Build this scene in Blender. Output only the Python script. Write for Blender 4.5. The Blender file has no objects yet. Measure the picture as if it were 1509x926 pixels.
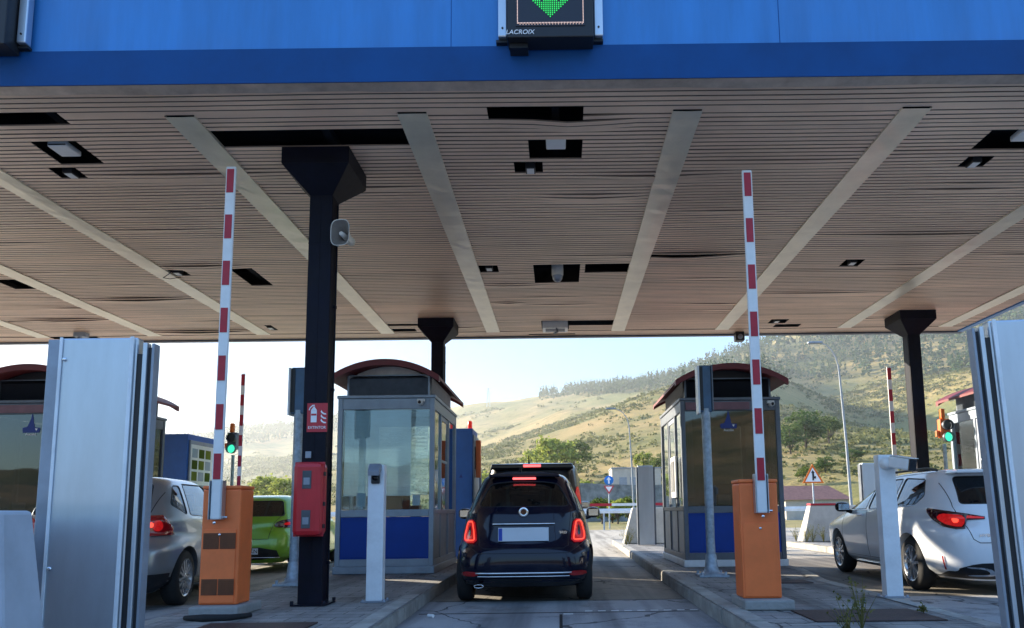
import bpy, bmesh, math, random
import numpy as np
from mathutils import Vector, Matrix, geometry
from mathutils.bvhtree import BVHTree
random.seed(7); rng = np.random.default_rng(7)
C = bpy.context.scene.collection
R = math.radians
PI = math.pi

# ------------------------------------------------------------------ materials
def mat(name, col, rough=.5, metal=0., var=.12, scale=6., bump=0., bscale=None, emit=None, estr=0., coat=0., stretch=None,
        dirt=0., dirtcol=(.10, .08, .06), rvar=.12, spec=None):
    m = bpy.data.materials.new(name); m.use_nodes = True
    nt = m.node_tree; N = nt.nodes; L = nt.links
    b = N['Principled BSDF']
    b.inputs['Roughness'].default_value = rough
    b.inputs['Metallic'].default_value = metal
    if coat: b.inputs['Coat Weight'].default_value = coat; b.inputs['Coat Roughness'].default_value = .04
    if spec is not None: b.inputs['Specular IOR Level'].default_value = spec
    tc = N.new('ShaderNodeTexCoord'); mp = N.new('ShaderNodeMapping')
    L.new(tc.outputs['Object'], mp.inputs['Vector'])
    if stretch: mp.inputs['Scale'].default_value = stretch
    nz = N.new('ShaderNodeTexNoise'); nz.inputs['Scale'].default_value = scale; nz.inputs['Detail'].default_value = 8
    nz.inputs['Roughness'].default_value = .65
    L.new(mp.outputs[0], nz.inputs['Vector'])
    rp = N.new('ShaderNodeValToRGB')
    c = Vector(col)
    lo = [max(0, x * (1 - var * 1.6)) for x in c]; hi = [min(1, x * (1 + var * 1.2)) for x in c]
    rp.color_ramp.elements[0].position = .3; rp.color_ramp.elements[1].position = .72
    rp.color_ramp.elements[0].color = (*lo, 1); rp.color_ramp.elements[1].color = (*hi, 1)
    L.new(nz.outputs['Fac'], rp.inputs[0])
    out = rp.outputs[0]
    if dirt:
        n2 = N.new('ShaderNodeTexNoise'); n2.inputs['Scale'].default_value = scale * .35; n2.inputs['Detail'].default_value = 10
        n2.inputs['Roughness'].default_value = .7
        L.new(tc.outputs['Object'], n2.inputs['Vector'])
        r2 = N.new('ShaderNodeValToRGB'); r2.color_ramp.elements[0].position = .48; r2.color_ramp.elements[1].position = .75
        L.new(n2.outputs['Fac'], r2.inputs[0])
        ml = N.new('ShaderNodeMath'); ml.operation = 'MULTIPLY'; ml.inputs[1].default_value = dirt
        L.new(r2.outputs[0], ml.inputs[0])
        mx = N.new('ShaderNodeMix'); mx.data_type = 'RGBA'
        L.new(ml.outputs[0], mx.inputs['Factor']); L.new(out, mx.inputs['A']); mx.inputs['B'].default_value = (*dirtcol, 1)
        out = mx.outputs['Result']
    L.new(out, b.inputs['Base Color'])
    if rvar:
        mr = N.new('ShaderNodeMapRange'); mr.inputs['To Min'].default_value = max(.02, rough - rvar * .5); mr.inputs['To Max'].default_value = min(1, rough + rvar)
        L.new(nz.outputs['Fac'], mr.inputs['Value']); L.new(mr.outputs[0], b.inputs['Roughness'])
    if bump:
        n3 = N.new('ShaderNodeTexNoise'); n3.inputs['Scale'].default_value = bscale or scale * 6; n3.inputs['Detail'].default_value = 6
        L.new(mp.outputs[0], n3.inputs['Vector'])
        bp = N.new('ShaderNodeBump'); bp.inputs['Strength'].default_value = bump; bp.inputs['Distance'].default_value = .02
        L.new(n3.outputs['Fac'], bp.inputs['Height']); L.new(bp.outputs[0], b.inputs['Normal'])
    if emit:
        b.inputs['Emission Color'].default_value = (*emit, 1); b.inputs['Emission Strength'].default_value = estr
    return m

def glassmat(name, tint, alpha, rough=.02, base=(.01, .012, .014), k=1.35):
    """tinted pane: lets (1-alpha) through with a tint, mirrors by fresnel"""
    m = bpy.data.materials.new(name); m.use_nodes = True
    nt = m.node_tree; N = nt.nodes; L = nt.links; N.clear()
    o = N.new('ShaderNodeOutputMaterial'); tr = N.new('ShaderNodeBsdfTransparent'); tr.inputs[0].default_value = (*tint, 1)
    df = N.new('ShaderNodeBsdfDiffuse'); df.inputs[0].default_value = (*base, 1)
    gl = N.new('ShaderNodeBsdfGlossy'); gl.inputs['Roughness'].default_value = rough; gl.inputs[0].default_value = (.9, .95, 1, 1)
    fr = N.new('ShaderNodeFresnel'); fr.inputs[0].default_value = 1.5
    mr = N.new('ShaderNodeMath'); mr.operation = 'MULTIPLY_ADD'; mr.inputs[1].default_value = k; mr.inputs[2].default_value = .02
    nz = N.new('ShaderNodeTexNoise'); nz.inputs['Scale'].default_value = 3
    m1 = N.new('ShaderNodeMixShader'); m1.inputs[0].default_value = alpha
    m2 = N.new('ShaderNodeMixShader')
    L.new(tr.outputs[0], m1.inputs[1]); L.new(df.outputs[0], m1.inputs[2])
    L.new(fr.outputs[0], mr.inputs[0]); L.new(mr.outputs[0], m2.inputs[0])
    L.new(m1.outputs[0], m2.inputs[1]); L.new(gl.outputs[0], m2.inputs[2]); L.new(m2.outputs[0], o.inputs[0])
    bp = N.new('ShaderNodeBump'); bp.inputs['Strength'].default_value = .02; bp.inputs['Distance'].default_value = .05
    L.new(nz.outputs['Fac'], bp.inputs['Height']); L.new(bp.outputs[0], gl.inputs['Normal'])
    return m

def leafmat(name, dark, light, trans=.3):
    m = bpy.data.materials.new(name); m.use_nodes = True
    nt = m.node_tree; N = nt.nodes; L = nt.links; N.clear()
    o = N.new('ShaderNodeOutputMaterial'); g = N.new('ShaderNodeNewGeometry')
    rp = N.new('ShaderNodeValToRGB'); rp.color_ramp.elements[0].color = (*dark, 1); rp.color_ramp.elements[1].color = (*light, 1)
    L.new(g.outputs['Random Per Island'], rp.inputs[0])
    nz = N.new('ShaderNodeTexNoise'); nz.inputs['Scale'].default_value = .12; nz.inputs['Detail'].default_value = 4
    tc = N.new('ShaderNodeTexCoord'); L.new(tc.outputs['Object'], nz.inputs['Vector'])
    hs = N.new('ShaderNodeHueSaturation'); mr = N.new('ShaderNodeMapRange'); mr.inputs['To Min'].default_value = .55; mr.inputs['To Max'].default_value = 1.4
    L.new(nz.outputs['Fac'], mr.inputs['Value']); L.new(mr.outputs[0], hs.inputs['Value']); L.new(rp.outputs[0], hs.inputs['Color'])
    d = N.new('ShaderNodeBsdfDiffuse'); t = N.new('ShaderNodeBsdfTranslucent'); mx = N.new('ShaderNodeMixShader'); mx.inputs[0].default_value = trans
    L.new(hs.outputs[0], d.inputs[0]); L.new(hs.outputs[0], t.inputs[0]); L.new(d.outputs[0], mx.inputs[1]); L.new(t.outputs[0], mx.inputs[2])
    L.new(mx.outputs[0], o.inputs[0])
    return m

M = dict(
    blue_fascia=mat('blue_fascia', (.030, .215, .57), .36, 0, .12, 1.2, bump=.08, bscale=1.6, stretch=(3, 1, .35), dirt=.3, dirtcol=(.10, .20, .42)),
    blue_band=mat('blue_band', (.003, .075, .27), .5, spec=.25, metal=0, var=.12, scale=1.6, dirt=.2, dirtcol=(.01, .08, .26)),  # darker than the fascia: shade of the down-facing band put into its blue
    flashing=mat('flashing', (.55, .45, .37), .4, .2, .2, 3.5, bump=.2, bscale=7, dirt=.35, dirtcol=(.07, .06, .05)),
    slat=mat('slat', (.84, .60, .43), .38, 0., .16, .9, stretch=(.35, 1, 1), bump=.15, bscale=8, dirt=.5, dirtcol=(.50, .38, .28)),
    groove=mat('groove', (.20, .145, .11), .7, 0, .2, 3),
    strip=mat('strip', (.76, .71, .58), .30, .35, .12, 1.5, bump=.25, bscale=2.5, dirt=.25, dirtcol=(.6, .52, .4)),
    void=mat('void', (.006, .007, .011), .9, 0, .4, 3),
    column=mat('column', (.003, .004, .013), .55, spec=.22, metal=0, var=.3, scale=5, bump=.15, bscale=14, dirt=.3, dirtcol=(.02, .02, .028)),
    alu=mat('aluminium', (.56, .62, .68), .34, .85, .09, 3, stretch=(1, 1, .2), rvar=.14, dirt=.25, dirtcol=(.34, .37, .40), bump=.03, bscale=3),
    alu_dull=mat('aluminium_dull', (.30, .34, .40), .45, .5, .12, 4, dirt=.3, dirtcol=(.15, .15, .16)),
    frame_grey=mat('frame_grey', (.30, .36, .43), .42, .35, .10, 4, dirt=.25, dirtcol=(.16, .17, .18)),
    frame_dark=mat('frame_dark', (.14, .16, .19), .42, .4, .15, 5, dirt=.3),
    galv_d=mat('galvanised_lamp', (.30, .33, .36), .6, .3, .15, 6),
    galv=mat('galvanised', (.36, .43, .50), .5, .45, .22, 14, bump=.08),
    white_post=mat('white_post', (.76, .80, .83), .4, .1, .08, 4, dirt=.5, dirtcol=(.35, .36, .36)),
    white=mat('white', (.78, .79, .78), .4, 0, .05, 5, dirt=.2, dirtcol=(.5, .48, .44)),
    red_refl=mat('red_reflector', (.42, .012, .03), .4, 0, .1, 20),
    orange=mat('orange', (.88, .185, .045), .42, 0, .07, 3, bump=.03, dirt=.35, dirtcol=(.38, .10, .03)),
    orange_dk=mat('orange_dark', (.16, .05, .015), .6, 0, .2, 8),
    roof_red=mat('roof_red', (.17, .025, .03), .5, 0, .15, 4, dirt=.3, dirtcol=(.12, .06, .06)),
    fascia_pink=mat('fascia_pink', (.22, .11, .13), .5, 0, .15, 4),
    panel_blue=mat('panel_blue', (.006, .055, .34), .45, spec=.3, metal=0, var=.08, scale=3, dirt=.1, dirtcol=(.02, .07, .3)),
    kiosk_blue=mat('kiosk_blue', (.015, .11, .43), .4, 0, .1, 3, dirt=.15, dirtcol=(.04, .12, .35)),
    logo_blue=mat('logo_blue', (.008, .03, .22), .4, 0, .05),
    louvre=mat('louvre', (.20, .235, .28), .5, .3, .15, 6),
    louvre_dk=mat('louvre_dark', (.02, .022, .03), .5, 0, .15, 6),
    gable=mat('gable', (.62, .58, .52), .6, 0, .15, 3),
    blind=mat('blind', (.84, .90, .92), .6, 0, .08, 2),
    interior=mat('interior', (.10, .11, .12), .8, 0, .2, 3),
    black=mat('black', (.012, .013, .016), .45, 0, .2, 8),
    black_gl=mat('black_gloss', (.004, .0045, .006), .08, 0, .1, 3, rvar=.02),
    rubber=mat('rubber', (.014, .014, .015), .8, 0, .3, 20, bump=.2),
    red_box=mat('red_box', (.55, .02, .03), .32, 0, .08, 5),
    sign_red=mat('sign_red', (.50, .025, .04), .4, 0, .05, 5),
    concrete=mat('concrete', (.31, .31, .30), .85, 0, .22, 2.5, bump=.4, bscale=40, dirt=.6, dirtcol=(.14, .13, .12)),
    kerb=mat('kerb', (.37, .36, .33), .85, 0, .22, 3.5, bump=.5, bscale=30, dirt=.7, dirtcol=(.15, .14, .12)),
    steel_brown=mat('steel_brown', (.075, .05, .045), .65, .3, .3, 6, bump=.5, bscale=45),
    jersey=mat('jersey', (.42, .45, .50), .8, 0, .1, 2, bump=.2, bscale=14, dirt=.5, dirtcol=(.25, .26, .28)),  # shaded copy: bluish shade put into the pale concrete's colour
    jersey_sunlit=mat('jersey_sunlit', (.52, .50, .45), .8, 0, .15, 2, bump=.2, bscale=14, dirt=.5, dirtcol=(.25, .24, .2)),  # sunlit copy: warm sunlight put into the concrete's colour
    stain=mat('stain', (.28, .09, .07), .8, 0, .4, 30),
    speaker=mat('speaker', (.75, .72, .66), .5, 0, .1, 8, dirt=.3, dirtcol=(.2, .18, .15)),
    speaker_in=mat('speaker_in', (.22, .20, .18), .6, 0, .15, 8),
    signal_blue=mat('signal_blue', (.06, .12, .20), .4, .3, .15, 5, dirt=.3),
    lens=mat('lens', (.004, .004, .006), .05, 0, .1, 3, rvar=.0),
    sticker=mat('sticker', (.75, .62, .08), .5, 0, .05, 5),
    chrome=mat('chrome', (.75, .77, .80), .12, 1, .04, 3, rvar=.03),
    silver_rim=mat('silver_rim', (.55, .57, .60), .25, .8, .06, 3),
    plate=mat('plate', (.62, .68, .74), .4, 0, .04, 3),
    eu_blue=mat('eu_blue', (.01, .06, .42), .4, 0, .05),
    tail_red=mat('tail_red', (.35, .006, .01), .12, 0, .2, 12, coat=1, rvar=.03),
    tail_dark=mat('tail_dark', (.045, .004, .008), .08, 0, .2, 12, coat=1, rvar=.03),
    tail_lit=mat('tail_lit', (.8, .02, .02), .2, 0, .05, 5, emit=(1, .09, .05), estr=1.5),
    tail_glow=mat('tail_glow', (.42, .01, .012), .12, 0, .35, 30, emit=(1, .02, .02), estr=.30),
    brake_lit=mat('brake_lit', (.8, .02, .02), .2, 0, .05, 5, emit=(1, .10, .10), estr=3.2),
    green_lit=mat('green_lit', (.05, .6, .4), .3, 0, .05, 5, emit=(.06, .9, .55), estr=1.1),
    red_lamp=mat('red_lamp', (.6, .02, .015), .3, 0, .1, 5, emit=(1, .05, .03), estr=.4),
    orange_lamp=mat('orange_lamp', (.75, .16, .01), .35, 0, .1, 5),
    led_green=mat('led_green', (.05, .5, .1), .4, 0, .05, 5, emit=(.03, .85, .12), estr=.9),
    led_warm=mat('led_warm', (.6, .4, .35), .4, 0, .05, 5, emit=(1, .72, .62), estr=.85),
    led_panel=mat('led_panel', (.018, .022, .035), .5, 0, .1, 5),
    white_print=mat('white_text', (.85, .86, .87), .5, 0, .02, 5),  # plain white print, no emission
    yoke_blue=mat('sign_blue', (.01, .19, .62), .4, 0, .05, 5),
    sign_back=mat('sign_grey', (.4, .42, .45), .5, .5, .1, 5),
    fabric=mat('seat_fabric', (.03, .03, .035), .9, 0, .2, 12),
    cream=mat('cream_wall', (.50, .47, .42), .8, 0, .1, 1.5, dirt=.3, dirtcol=(.3, .28, .25)),
    tile=mat('roof_tile', (.28, .13, .10), .8, 0, .2, 3),
    bark=mat('bark', (.09, .07, .05), .9, 0, .3, 6, bump=.6),
    stone=mat('stone_wall', (.27, .27, .26), .9, 0, .35, 1.2, bump=.8, bscale=3, dirt=.6, dirtcol=(.12, .13, .11)),
    g_booth=glassmat('booth_glass', (.86, .95, .97), .05),
    g_mirror=glassmat('booth_glass_dark', (.55, .58, .58), .35, base=(.04, .042, .045), k=2.3),
    g_car=glassmat('car_glass', (.62, .68, .68), .15),
    g_car_dark=glassmat('car_glass_dark', (.07, .08, .085), .6),
    leaf_mid=leafmat('leaf_mid', (.05, .085, .02), (.20, .25, .06)),
    leaf_light=leafmat('leaf_light', (.16, .21, .04), (.44, .48, .11), .42),
    leaf_dark=leafmat('leaf_dark', (.035, .075, .025), (.13, .19, .055), .3),
    leaf_olive=leafmat('leaf_olive', (.09, .105, .04), (.25, .25, .105), .3),
    conifer=leafmat('conifer', (.03, .065, .035), (.11, .16, .07), .2),
    weed=leafmat('weed', (.07, .10, .03), (.30, .27, .10), .4),
)
def paint(name, col, metal=.0, rough=.25, coat=1): return mat(name, col, rough, metal, .03, 2, coat=coat, rvar=.04, spec=.5 if coat == 1 else .3)
M['p_navy'] = paint('paint_navy', (.003, .005, .018), 0, .14, .35)
M['p_white'] = paint('paint_white', (.80, .83, .87))
M['p_silver'] = paint('paint_silver', (.40, .43, .46), .75, .3)
M['p_green'] = paint('paint_green', (.20, .42, .03), .2, .3)
M['p_black'] = paint('paint_black', (.012, .013, .018), .2, .3)

def asphalt(name, base, warm, sc=9.):
    m = bpy.data.materials.new(name); m.use_nodes = True
    nt = m.node_tree; N = nt.nodes; L = nt.links; b = N['Principled BSDF']
    tc = N.new('ShaderNodeTexCoord')
    def noise(s, d=8, r=.6):
        n = N.new('ShaderNodeTexNoise'); n.inputs['Scale'].default_value = s; n.inputs['Detail'].default_value = d; n.inputs['Roughness'].default_value = r
        L.new(tc.outputs['Object'], n.inputs['Vector']); return n.outputs['Fac']
    def mixc(f, a, bcol):
        x = N.new('ShaderNodeMix'); x.data_type = 'RGBA'; L.new(f, x.inputs['Factor'])
        for s, v in (('A', a), ('B', bcol)):
            if isinstance(v, tuple): x.inputs[s].default_value = (*v, 1)
            else: L.new(v, x.inputs[s])
        return x.outputs['Result']
    def ramp(f, p0, p1):
        r = N.new('ShaderNodeValToRGB'); r.color_ramp.elements[0].position = p0; r.color_ramp.elements[1].position = p1; L.new(f, r.inputs[0]); return r.outputs[0]
    c1 = mixc(ramp(noise(.55), .35, .7), base, warm)
    dark = tuple(x * .35 for x in base)
    c2 = mixc(ramp(noise(1.6, 10, .7), .53, .72), c1, dark)            # oil stains
    c3 = mixc(ramp(noise(160, 2), .60, .72), c2, tuple(min(1, x * 2.2) for x in base))
    tm = N.new('ShaderNodeMapping'); tm.inputs['Scale'].default_value = (2.2, .10, 1); L.new(tc.outputs['Object'], tm.inputs[0])
    tn = N.new('ShaderNodeTexNoise'); tn.inputs['Scale'].default_value = 1; tn.inputs['Detail'].default_value = 5; L.new(tm.outputs[0], tn.inputs['Vector'])
    rt = ramp(tn.outputs['Fac'], .46, .62); th = N.new('ShaderNodeMath'); th.operation = 'MULTIPLY'; th.inputs[1].default_value = .8; L.new(rt, th.inputs[0])
    c3 = mixc(th.outputs[0], c3, tuple(x * .45 for x in base))
    v = N.new('ShaderNodeTexVoronoi'); v.feature = 'DISTANCE_TO_EDGE'; v.inputs['Scale'].default_value = .42
    wn = N.new('ShaderNodeTexNoise'); wn.inputs['Scale'].default_value = 1.5; wn.inputs['Detail'].default_value = 6; L.new(tc.outputs['Object'], wn.inputs['Vector'])
    ad = N.new('ShaderNodeVectorMath'); ad.operation = 'MULTIPLY_ADD'; ad.inputs[1].default_value = (.7, .7, .7); L.new(wn.outputs['Color'], ad.inputs[0]); L.new(tc.outputs['Object'], ad.inputs[2])
    L.new(ad.outputs[0], v.inputs['Vector'])
    lt = N.new('ShaderNodeMath'); lt.operation = 'LESS_THAN'; lt.inputs[1].default_value = .006; L.new(v.outputs['Distance'], lt.inputs[0])
    c4 = mixc(lt.outputs[0], c3, tuple(x * .25 for x in base))
    L.new(c4, b.inputs['Base Color']); b.inputs['Roughness'].default_value = .82
    bp = N.new('ShaderNodeBump'); bp.inputs['Strength'].default_value = .5; bp.inputs['Distance'].default_value = .01
    L.new(noise(110, 3), bp.inputs['Height']); L.new(bp.outputs[0], b.inputs['Normal'])
    return m
M['asphalt'] = asphalt('asphalt', (.18, .165, .14), (.25, .225, .19))
M['apron'] = asphalt('concrete_apron', (.30, .31, .325), (.42, .42, .42))
M['plaza'] = asphalt('plaza', (.38, .34, .27), (.47, .42, .34))

def paver():
    m = asphalt('paving', (.26, .255, .245), (.36, .345, .32)); N = m.node_tree.nodes; L = m.node_tree.links; b = N['Principled BSDF']
    tc = N.new('ShaderNodeTexCoord'); mp = N.new('ShaderNodeMapping'); mp.inputs['Scale'].default_value = (1, 1, 1)
    L.new(tc.outputs['Object'], mp.inputs[0])
    br = N.new('ShaderNodeTexBrick'); br.inputs['Scale'].default_value = 1; br.inputs['Brick Width'].default_value = .4; br.inputs['Row Height'].default_value = .2
    br.inputs['Mortar Size'].default_value = .008; br.inputs['Color1'].default_value = (1, 1, 1, 1); br.inputs['Color2'].default_value = (.78, .78, .8, 1); br.inputs['Mortar'].default_value = (.25, .25, .25, 1)
    L.new(mp.outputs[0], br.inputs[0])
    wv = N.new('ShaderNodeTexWave'); wv.bands_direction = 'Y'; wv.inputs['Scale'].default_value = 3.2; wv.inputs['Distortion'].default_value = .3
    L.new(tc.outputs['Object'], wv.inputs[0])
    src = b.inputs['Base Color'].links[0].from_socket
    mu = N.new('ShaderNodeMix'); mu.data_type = 'RGBA'; mu.blend_type = 'MULTIPLY'; mu.inputs['Factor'].default_value = .8
    L.new(src, mu.inputs['A']); L.new(br.outputs[0], mu.inputs['B'])
    L.new(mu.outputs['Result'], b.inputs['Base Color'])
    bp = N.new('ShaderNodeBump'); bp.inputs['Strength'].default_value = .6; bp.inputs['Distance'].default_value = .012
    L.new(wv.outputs['Fac'], bp.inputs['Height']); L.new(b.inputs['Normal'].links[0].from_socket, bp.inputs['Normal']); L.new(bp.outputs[0], b.inputs['Normal'])
    return m
M['paver'] = paver()

def grassland(name, gold, olive, rock):
    m = bpy.data.materials.new(name); m.use_nodes = True
    nt = m.node_tree; N = nt.nodes; L = nt.links; b = N['Principled BSDF']; b.inputs['Roughness'].default_value = .95; b.inputs['Specular IOR Level'].default_value = .1
    tc = N.new('ShaderNodeTexCoord')
    def noise(s, d=10, r=.65):
        n = N.new('ShaderNodeTexNoise'); n.inputs['Scale'].default_value = s; n.inputs['Detail'].default_value = d; n.inputs['Roughness'].default_value = r
        L.new(tc.outputs['Object'], n.inputs['Vector']); return n.outputs['Fac']
    def ramp(f, p0, p1):
        r = N.new('ShaderNodeValToRGB'); r.color_ramp.elements[0].position = p0; r.color_ramp.elements[1].position = p1; L.new(f, r.inputs[0]); return r.outputs[0]
    def mixc(f, a, c):
        x = N.new('ShaderNodeMix'); x.data_type = 'RGBA'; L.new(f, x.inputs['Factor'])
        for s, v in (('A', a), ('B', c)):
            if isinstance(v, tuple): x.inputs[s].default_value = (*v, 1)
            else: L.new(v, x.inputs[s])
        return x.outputs['Result']
    c = mixc(ramp(noise(.012), .36, .60), gold, olive)
    c = mixc(ramp(noise(.05), .52, .68), c, tuple(x * .8 for x in olive))
    c = mixc(ramp(noise(.25), .60, .75), c, rock)
    L.new(c, b.inputs['Base Color'])
    bp = N.new('ShaderNodeBump'); bp.inputs['Strength'].default_value = .8; bp.inputs['Distance'].default_value = 2.
    L.new(noise(.15), bp.inputs['Height']); L.new(bp.outputs[0], b.inputs['Normal'])
    return m
M['hill'] = grassland('hill_grass', (.36, .255, .11), (.16, .165, .06), (.36, .28, .14))
M['hill_back'] = grassland('hill_back', (.17, .115, .06), (.05, .055, .025), (.15, .12, .08))
M['field'] = grassland('field', (.40, .32, .17), (.22, .21, .09), (.45, .38, .25))

# ------------------------------------------------------------------ builders
class MB:
    def __init__(s): s.v = []; s.f = []; s.m = []; s.cur = 0; s.sm = []; s.smooth = False
    def _add(s, vs, fs):
        o = len(s.v); s.v += [tuple(p) for p in vs]
        for f in fs: s.f.append([i + o for i in f]); s.m.append(s.cur); s.sm.append(s.smooth)
    def box(s, x0, x1, y0, y1, z0, z1):
        s._add([(x0, y0, z0), (x1, y0, z0), (x1, y1, z0), (x0, y1, z0), (x0, y0, z1), (x1, y0, z1), (x1, y1, z1), (x0, y1, z1)],
               [(0, 3, 2, 1), (4, 5, 6, 7), (0, 1, 5, 4), (1, 2, 6, 5), (2, 3, 7, 6), (3, 0, 4, 7)]); return s
    def quad(s, a, b, c, d): s._add([a, b, c, d], [(0, 1, 2, 3)]); return s
    def hexa(s, b, t):       # bottom 4, top 4 points
        s._add(list(b) + list(t), [(0, 3, 2, 1), (4, 5, 6, 7), (0, 1, 5, 4), (1, 2, 6, 5), (2, 3, 7, 6), (3, 0, 4, 7)]); return s
    def prism(s, poly, a, b, axis='y'):
        n = len(poly)
        def P(p, t): return {'y': (p[0], t, p[1]), 'x': (t, p[0], p[1]), 'z': (p[0], p[1], t)}[axis]
        vs = [P(p, a) for p in poly] + [P(p, b) for p in poly]
        s._add(vs, [tuple(range(n))[::-1], tuple(range(n, 2 * n))] + [(i, (i + 1) % n, n + (i + 1) % n, n + i) for i in range(n)]); return s
    def tube(s, pts, rad, seg=10, caps=True):
        pts = [Vector(p) for p in pts]; n = len(pts)
        if not hasattr(rad, '__len__'): rad = [rad] * n
        vs = []; up = None
        for i, p in enumerate(pts):
            d = (pts[min(i + 1, n - 1)] - pts[max(i - 1, 0)]).normalized()
            if up is None: up = d.orthogonal().normalized()
            up = (up - d * up.dot(d)).normalized(); w = d.cross(up)
            vs += [p + (up * math.cos(2 * PI * k / seg) + w * math.sin(2 * PI * k / seg)) * rad[i] for k in range(seg)]
        fs = []
        for i in range(n - 1):
            for k in range(seg): fs.append((i * seg + k, i * seg + (k + 1) % seg, (i + 1) * seg + (k + 1) % seg, (i + 1) * seg + k))
        o = s.smooth; s.smooth = True; s._add(vs, fs); s.smooth = False
        if caps:
            s._add(vs[:seg], [tuple(range(seg))[::-1]]); s._add(vs[-seg:], [tuple(range(seg))])
        s.smooth = o; return s
    def lathe(s, prof, c=(0, 0, 0), axis='x', seg=32):   # prof: (along, radius)
        vs = []; n = len(prof)
        for a, r in prof:
            for k in range(seg):
                t = 2 * PI * k / seg; u, w = r * math.cos(t), r * math.sin(t)
                vs.append({'x': (c[0] + a, c[1] + u, c[2] + w), 'y': (c[0] + u, c[1] + a, c[2] + w), 'z': (c[0] + u, c[1] + w, c[2] + a)}[axis])
        fs = [(i * seg + k, i * seg + (k + 1) % seg, (i + 1) * seg + (k + 1) % seg, (i + 1) * seg + k) for i in range(n - 1) for k in range(seg)]
        o = s.smooth; s.smooth = True; s._add(vs, fs); s.smooth = o; return s
    def build(s, name, mats, parent=None, bevel=0., loc=None):
        me = bpy.data.meshes.new(name); me.from_pydata(s.v, [], s.f)
        for m in (mats if isinstance(mats, (list, tuple)) else [mats]): me.materials.append(m)
        me.polygons.foreach_set('material_index', s.m); me.polygons.foreach_set('use_smooth', s.sm)
        bm = bmesh.new(); bm.from_mesh(me); bmesh.ops.recalc_face_normals(bm, faces=bm.faces); bm.to_mesh(me); bm.free(); me.update()
        o = bpy.data.objects.new(name, me); C.objects.link(o)
        if parent: o.parent = parent
        if loc: o.location = loc
        if bevel:
            b = o.modifiers.new('bevel', 'BEVEL'); b.width = bevel; b.segments = 2; b.limit_method = 'ANGLE'; b.angle_limit = R(40)
        return o
def B(x0, x1, y0, y1, z0, z1): return MB().box(x0, x1, y0, y1, z0, z1)
def thing(name, label, cat, loc=(0, 0, 0), rz=0, group=None):
    o = bpy.data.objects.new(name, None); C.objects.link(o); o.location = loc; o.rotation_euler = (0, 0, rz)
    o.empty_display_size = .2
    o['label'] = label; o['category'] = cat
    if group: o['group'] = group
    return o
def tag(o, label, cat, group=None, kind=None):
    o['label'] = label; o['category'] = cat
    if group: o['group'] = group
    if kind: o['kind'] = kind
    return o
def struct(o): o['kind'] = 'structure'; return o
def dup(root, loc, rz, label, group=None):
    r = root.copy(); C.objects.link(r); r.location = loc; r.rotation_euler = (0, 0, rz); r['label'] = label
    if group: r['group'] = group
    for ch in list(root.children):
        c = ch.copy(); C.objects.link(c); c.parent = r
        for g in ch.children:
            d = g.copy(); C.objects.link(d); d.parent = c
    return r
def text(name, s, size, m, parent, loc, rot=(PI / 2, 0, 0), ext=.002, align='CENTER', shear=0., sx=1.):
    cu = bpy.data.curves.new('t', 'FONT'); cu.body = s; cu.size = size; cu.extrude = ext; cu.align_x = align; cu.align_y = 'CENTER'; cu.shear = shear; cu.offset = .004 * size
    t = bpy.data.objects.new('t', cu); C.objects.link(t)
    me = bpy.data.meshes.new_from_object(t.evaluated_get(bpy.context.evaluated_depsgraph_get()))
    bpy.data.objects.remove(t); bpy.data.curves.remove(cu)
    me.materials.clear(); me.materials.append(m)
    o = bpy.data.objects.new(name, me); C.objects.link(o); o.parent = parent; o.location = loc; o.rotation_euler = rot; o.scale = (sx, 1, 1)
    return o

# ------------------------------------------------------------------ setting: ground, roads
IZ = .15
def sheet(name, poly, z, m, kind='structure'):
    b = MB(); b._add([(x, y, z) for x, y in poly], [tuple(range(len(poly)))])
    o = b.build(name, m); o['kind'] = kind; return o
sheet('ground', [(-3000, -3000), (3000, -3000), (3000, 3000), (-3000, 3000)], -.02, M['field'])
sheet('plaza_road', [(-60, -60), (60, -60), (60, 44), (-60, 44)], -.008, M['plaza'])
sheet('lane_asphalt', [(-30, 9.15), (14, 9.15), (14, 16.4), (-30, 16.4)], -.003, M['asphalt'])
sheet('lane_apron', [(-30, -14), (14, -14), (14, 9.15), (-30, 9.15)], .001, M['apron'])
b = MB()
for x0, x1, y, w in ((-1.5, 1.45, 8.05, .03), (-1.5, 1.45, 5.2, .03), (-1.5, 1.45, 9.13, .02), (-.02, .01, 6.6, 2.6)):
    b.box(x0, x1, y - w / 2, y + w / 2, .0, .004)
struct(b.build('expansion_joint', M['rubber']))
b = MB()
for k in range(9): b.box(.25 + k * .14, .33 + k * .14, 8.14, 8.16, .001, .005)
struct(b.build('road_marking', M['white']))

# islands: paving slab + kerb stones
def island(name, outline, label):
    """outline: closed polyline; kerb of separate stones along it"""
    sheet(name + '_paving', outline, IZ - .004, M['paver'])
    b = MB(); n = len(outline)
    for i in range(n):
        p, q = Vector(outline[i]), Vector(outline[(i + 1) % n]); d = q - p; ln = d.length; k = max(1, round(ln / .95)); d.normalize(); w = Vector((-d.y, d.x))
        for j in range(k):
            a = p + d * (ln * j / k + .006); c = p + d * (ln * (j + 1) / k - .006); h = IZ + random.uniform(-.006, .006)
            o = random.uniform(-.006, .006); a = a - w * o; c = c - w * o
            a2, c2 = a + w * .17, c + w * .17
            ai, ci = a + w * .025, c + w * .025
            b._add([(*a, -.02), (*c, -.02), (*c, h - .03), (*a, h - .03), (*ci, h), (*ai, h), (*c2, h), (*a2, h)],
                   [(0, 1, 2, 3), (3, 2, 4, 5), (5, 4, 6, 7), (0, 3, 5, 7), (1, 6, 4, 2)])
    o = b.build(name + '_kerb', M['kerb']); o['kind'] = 'structure'
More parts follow.
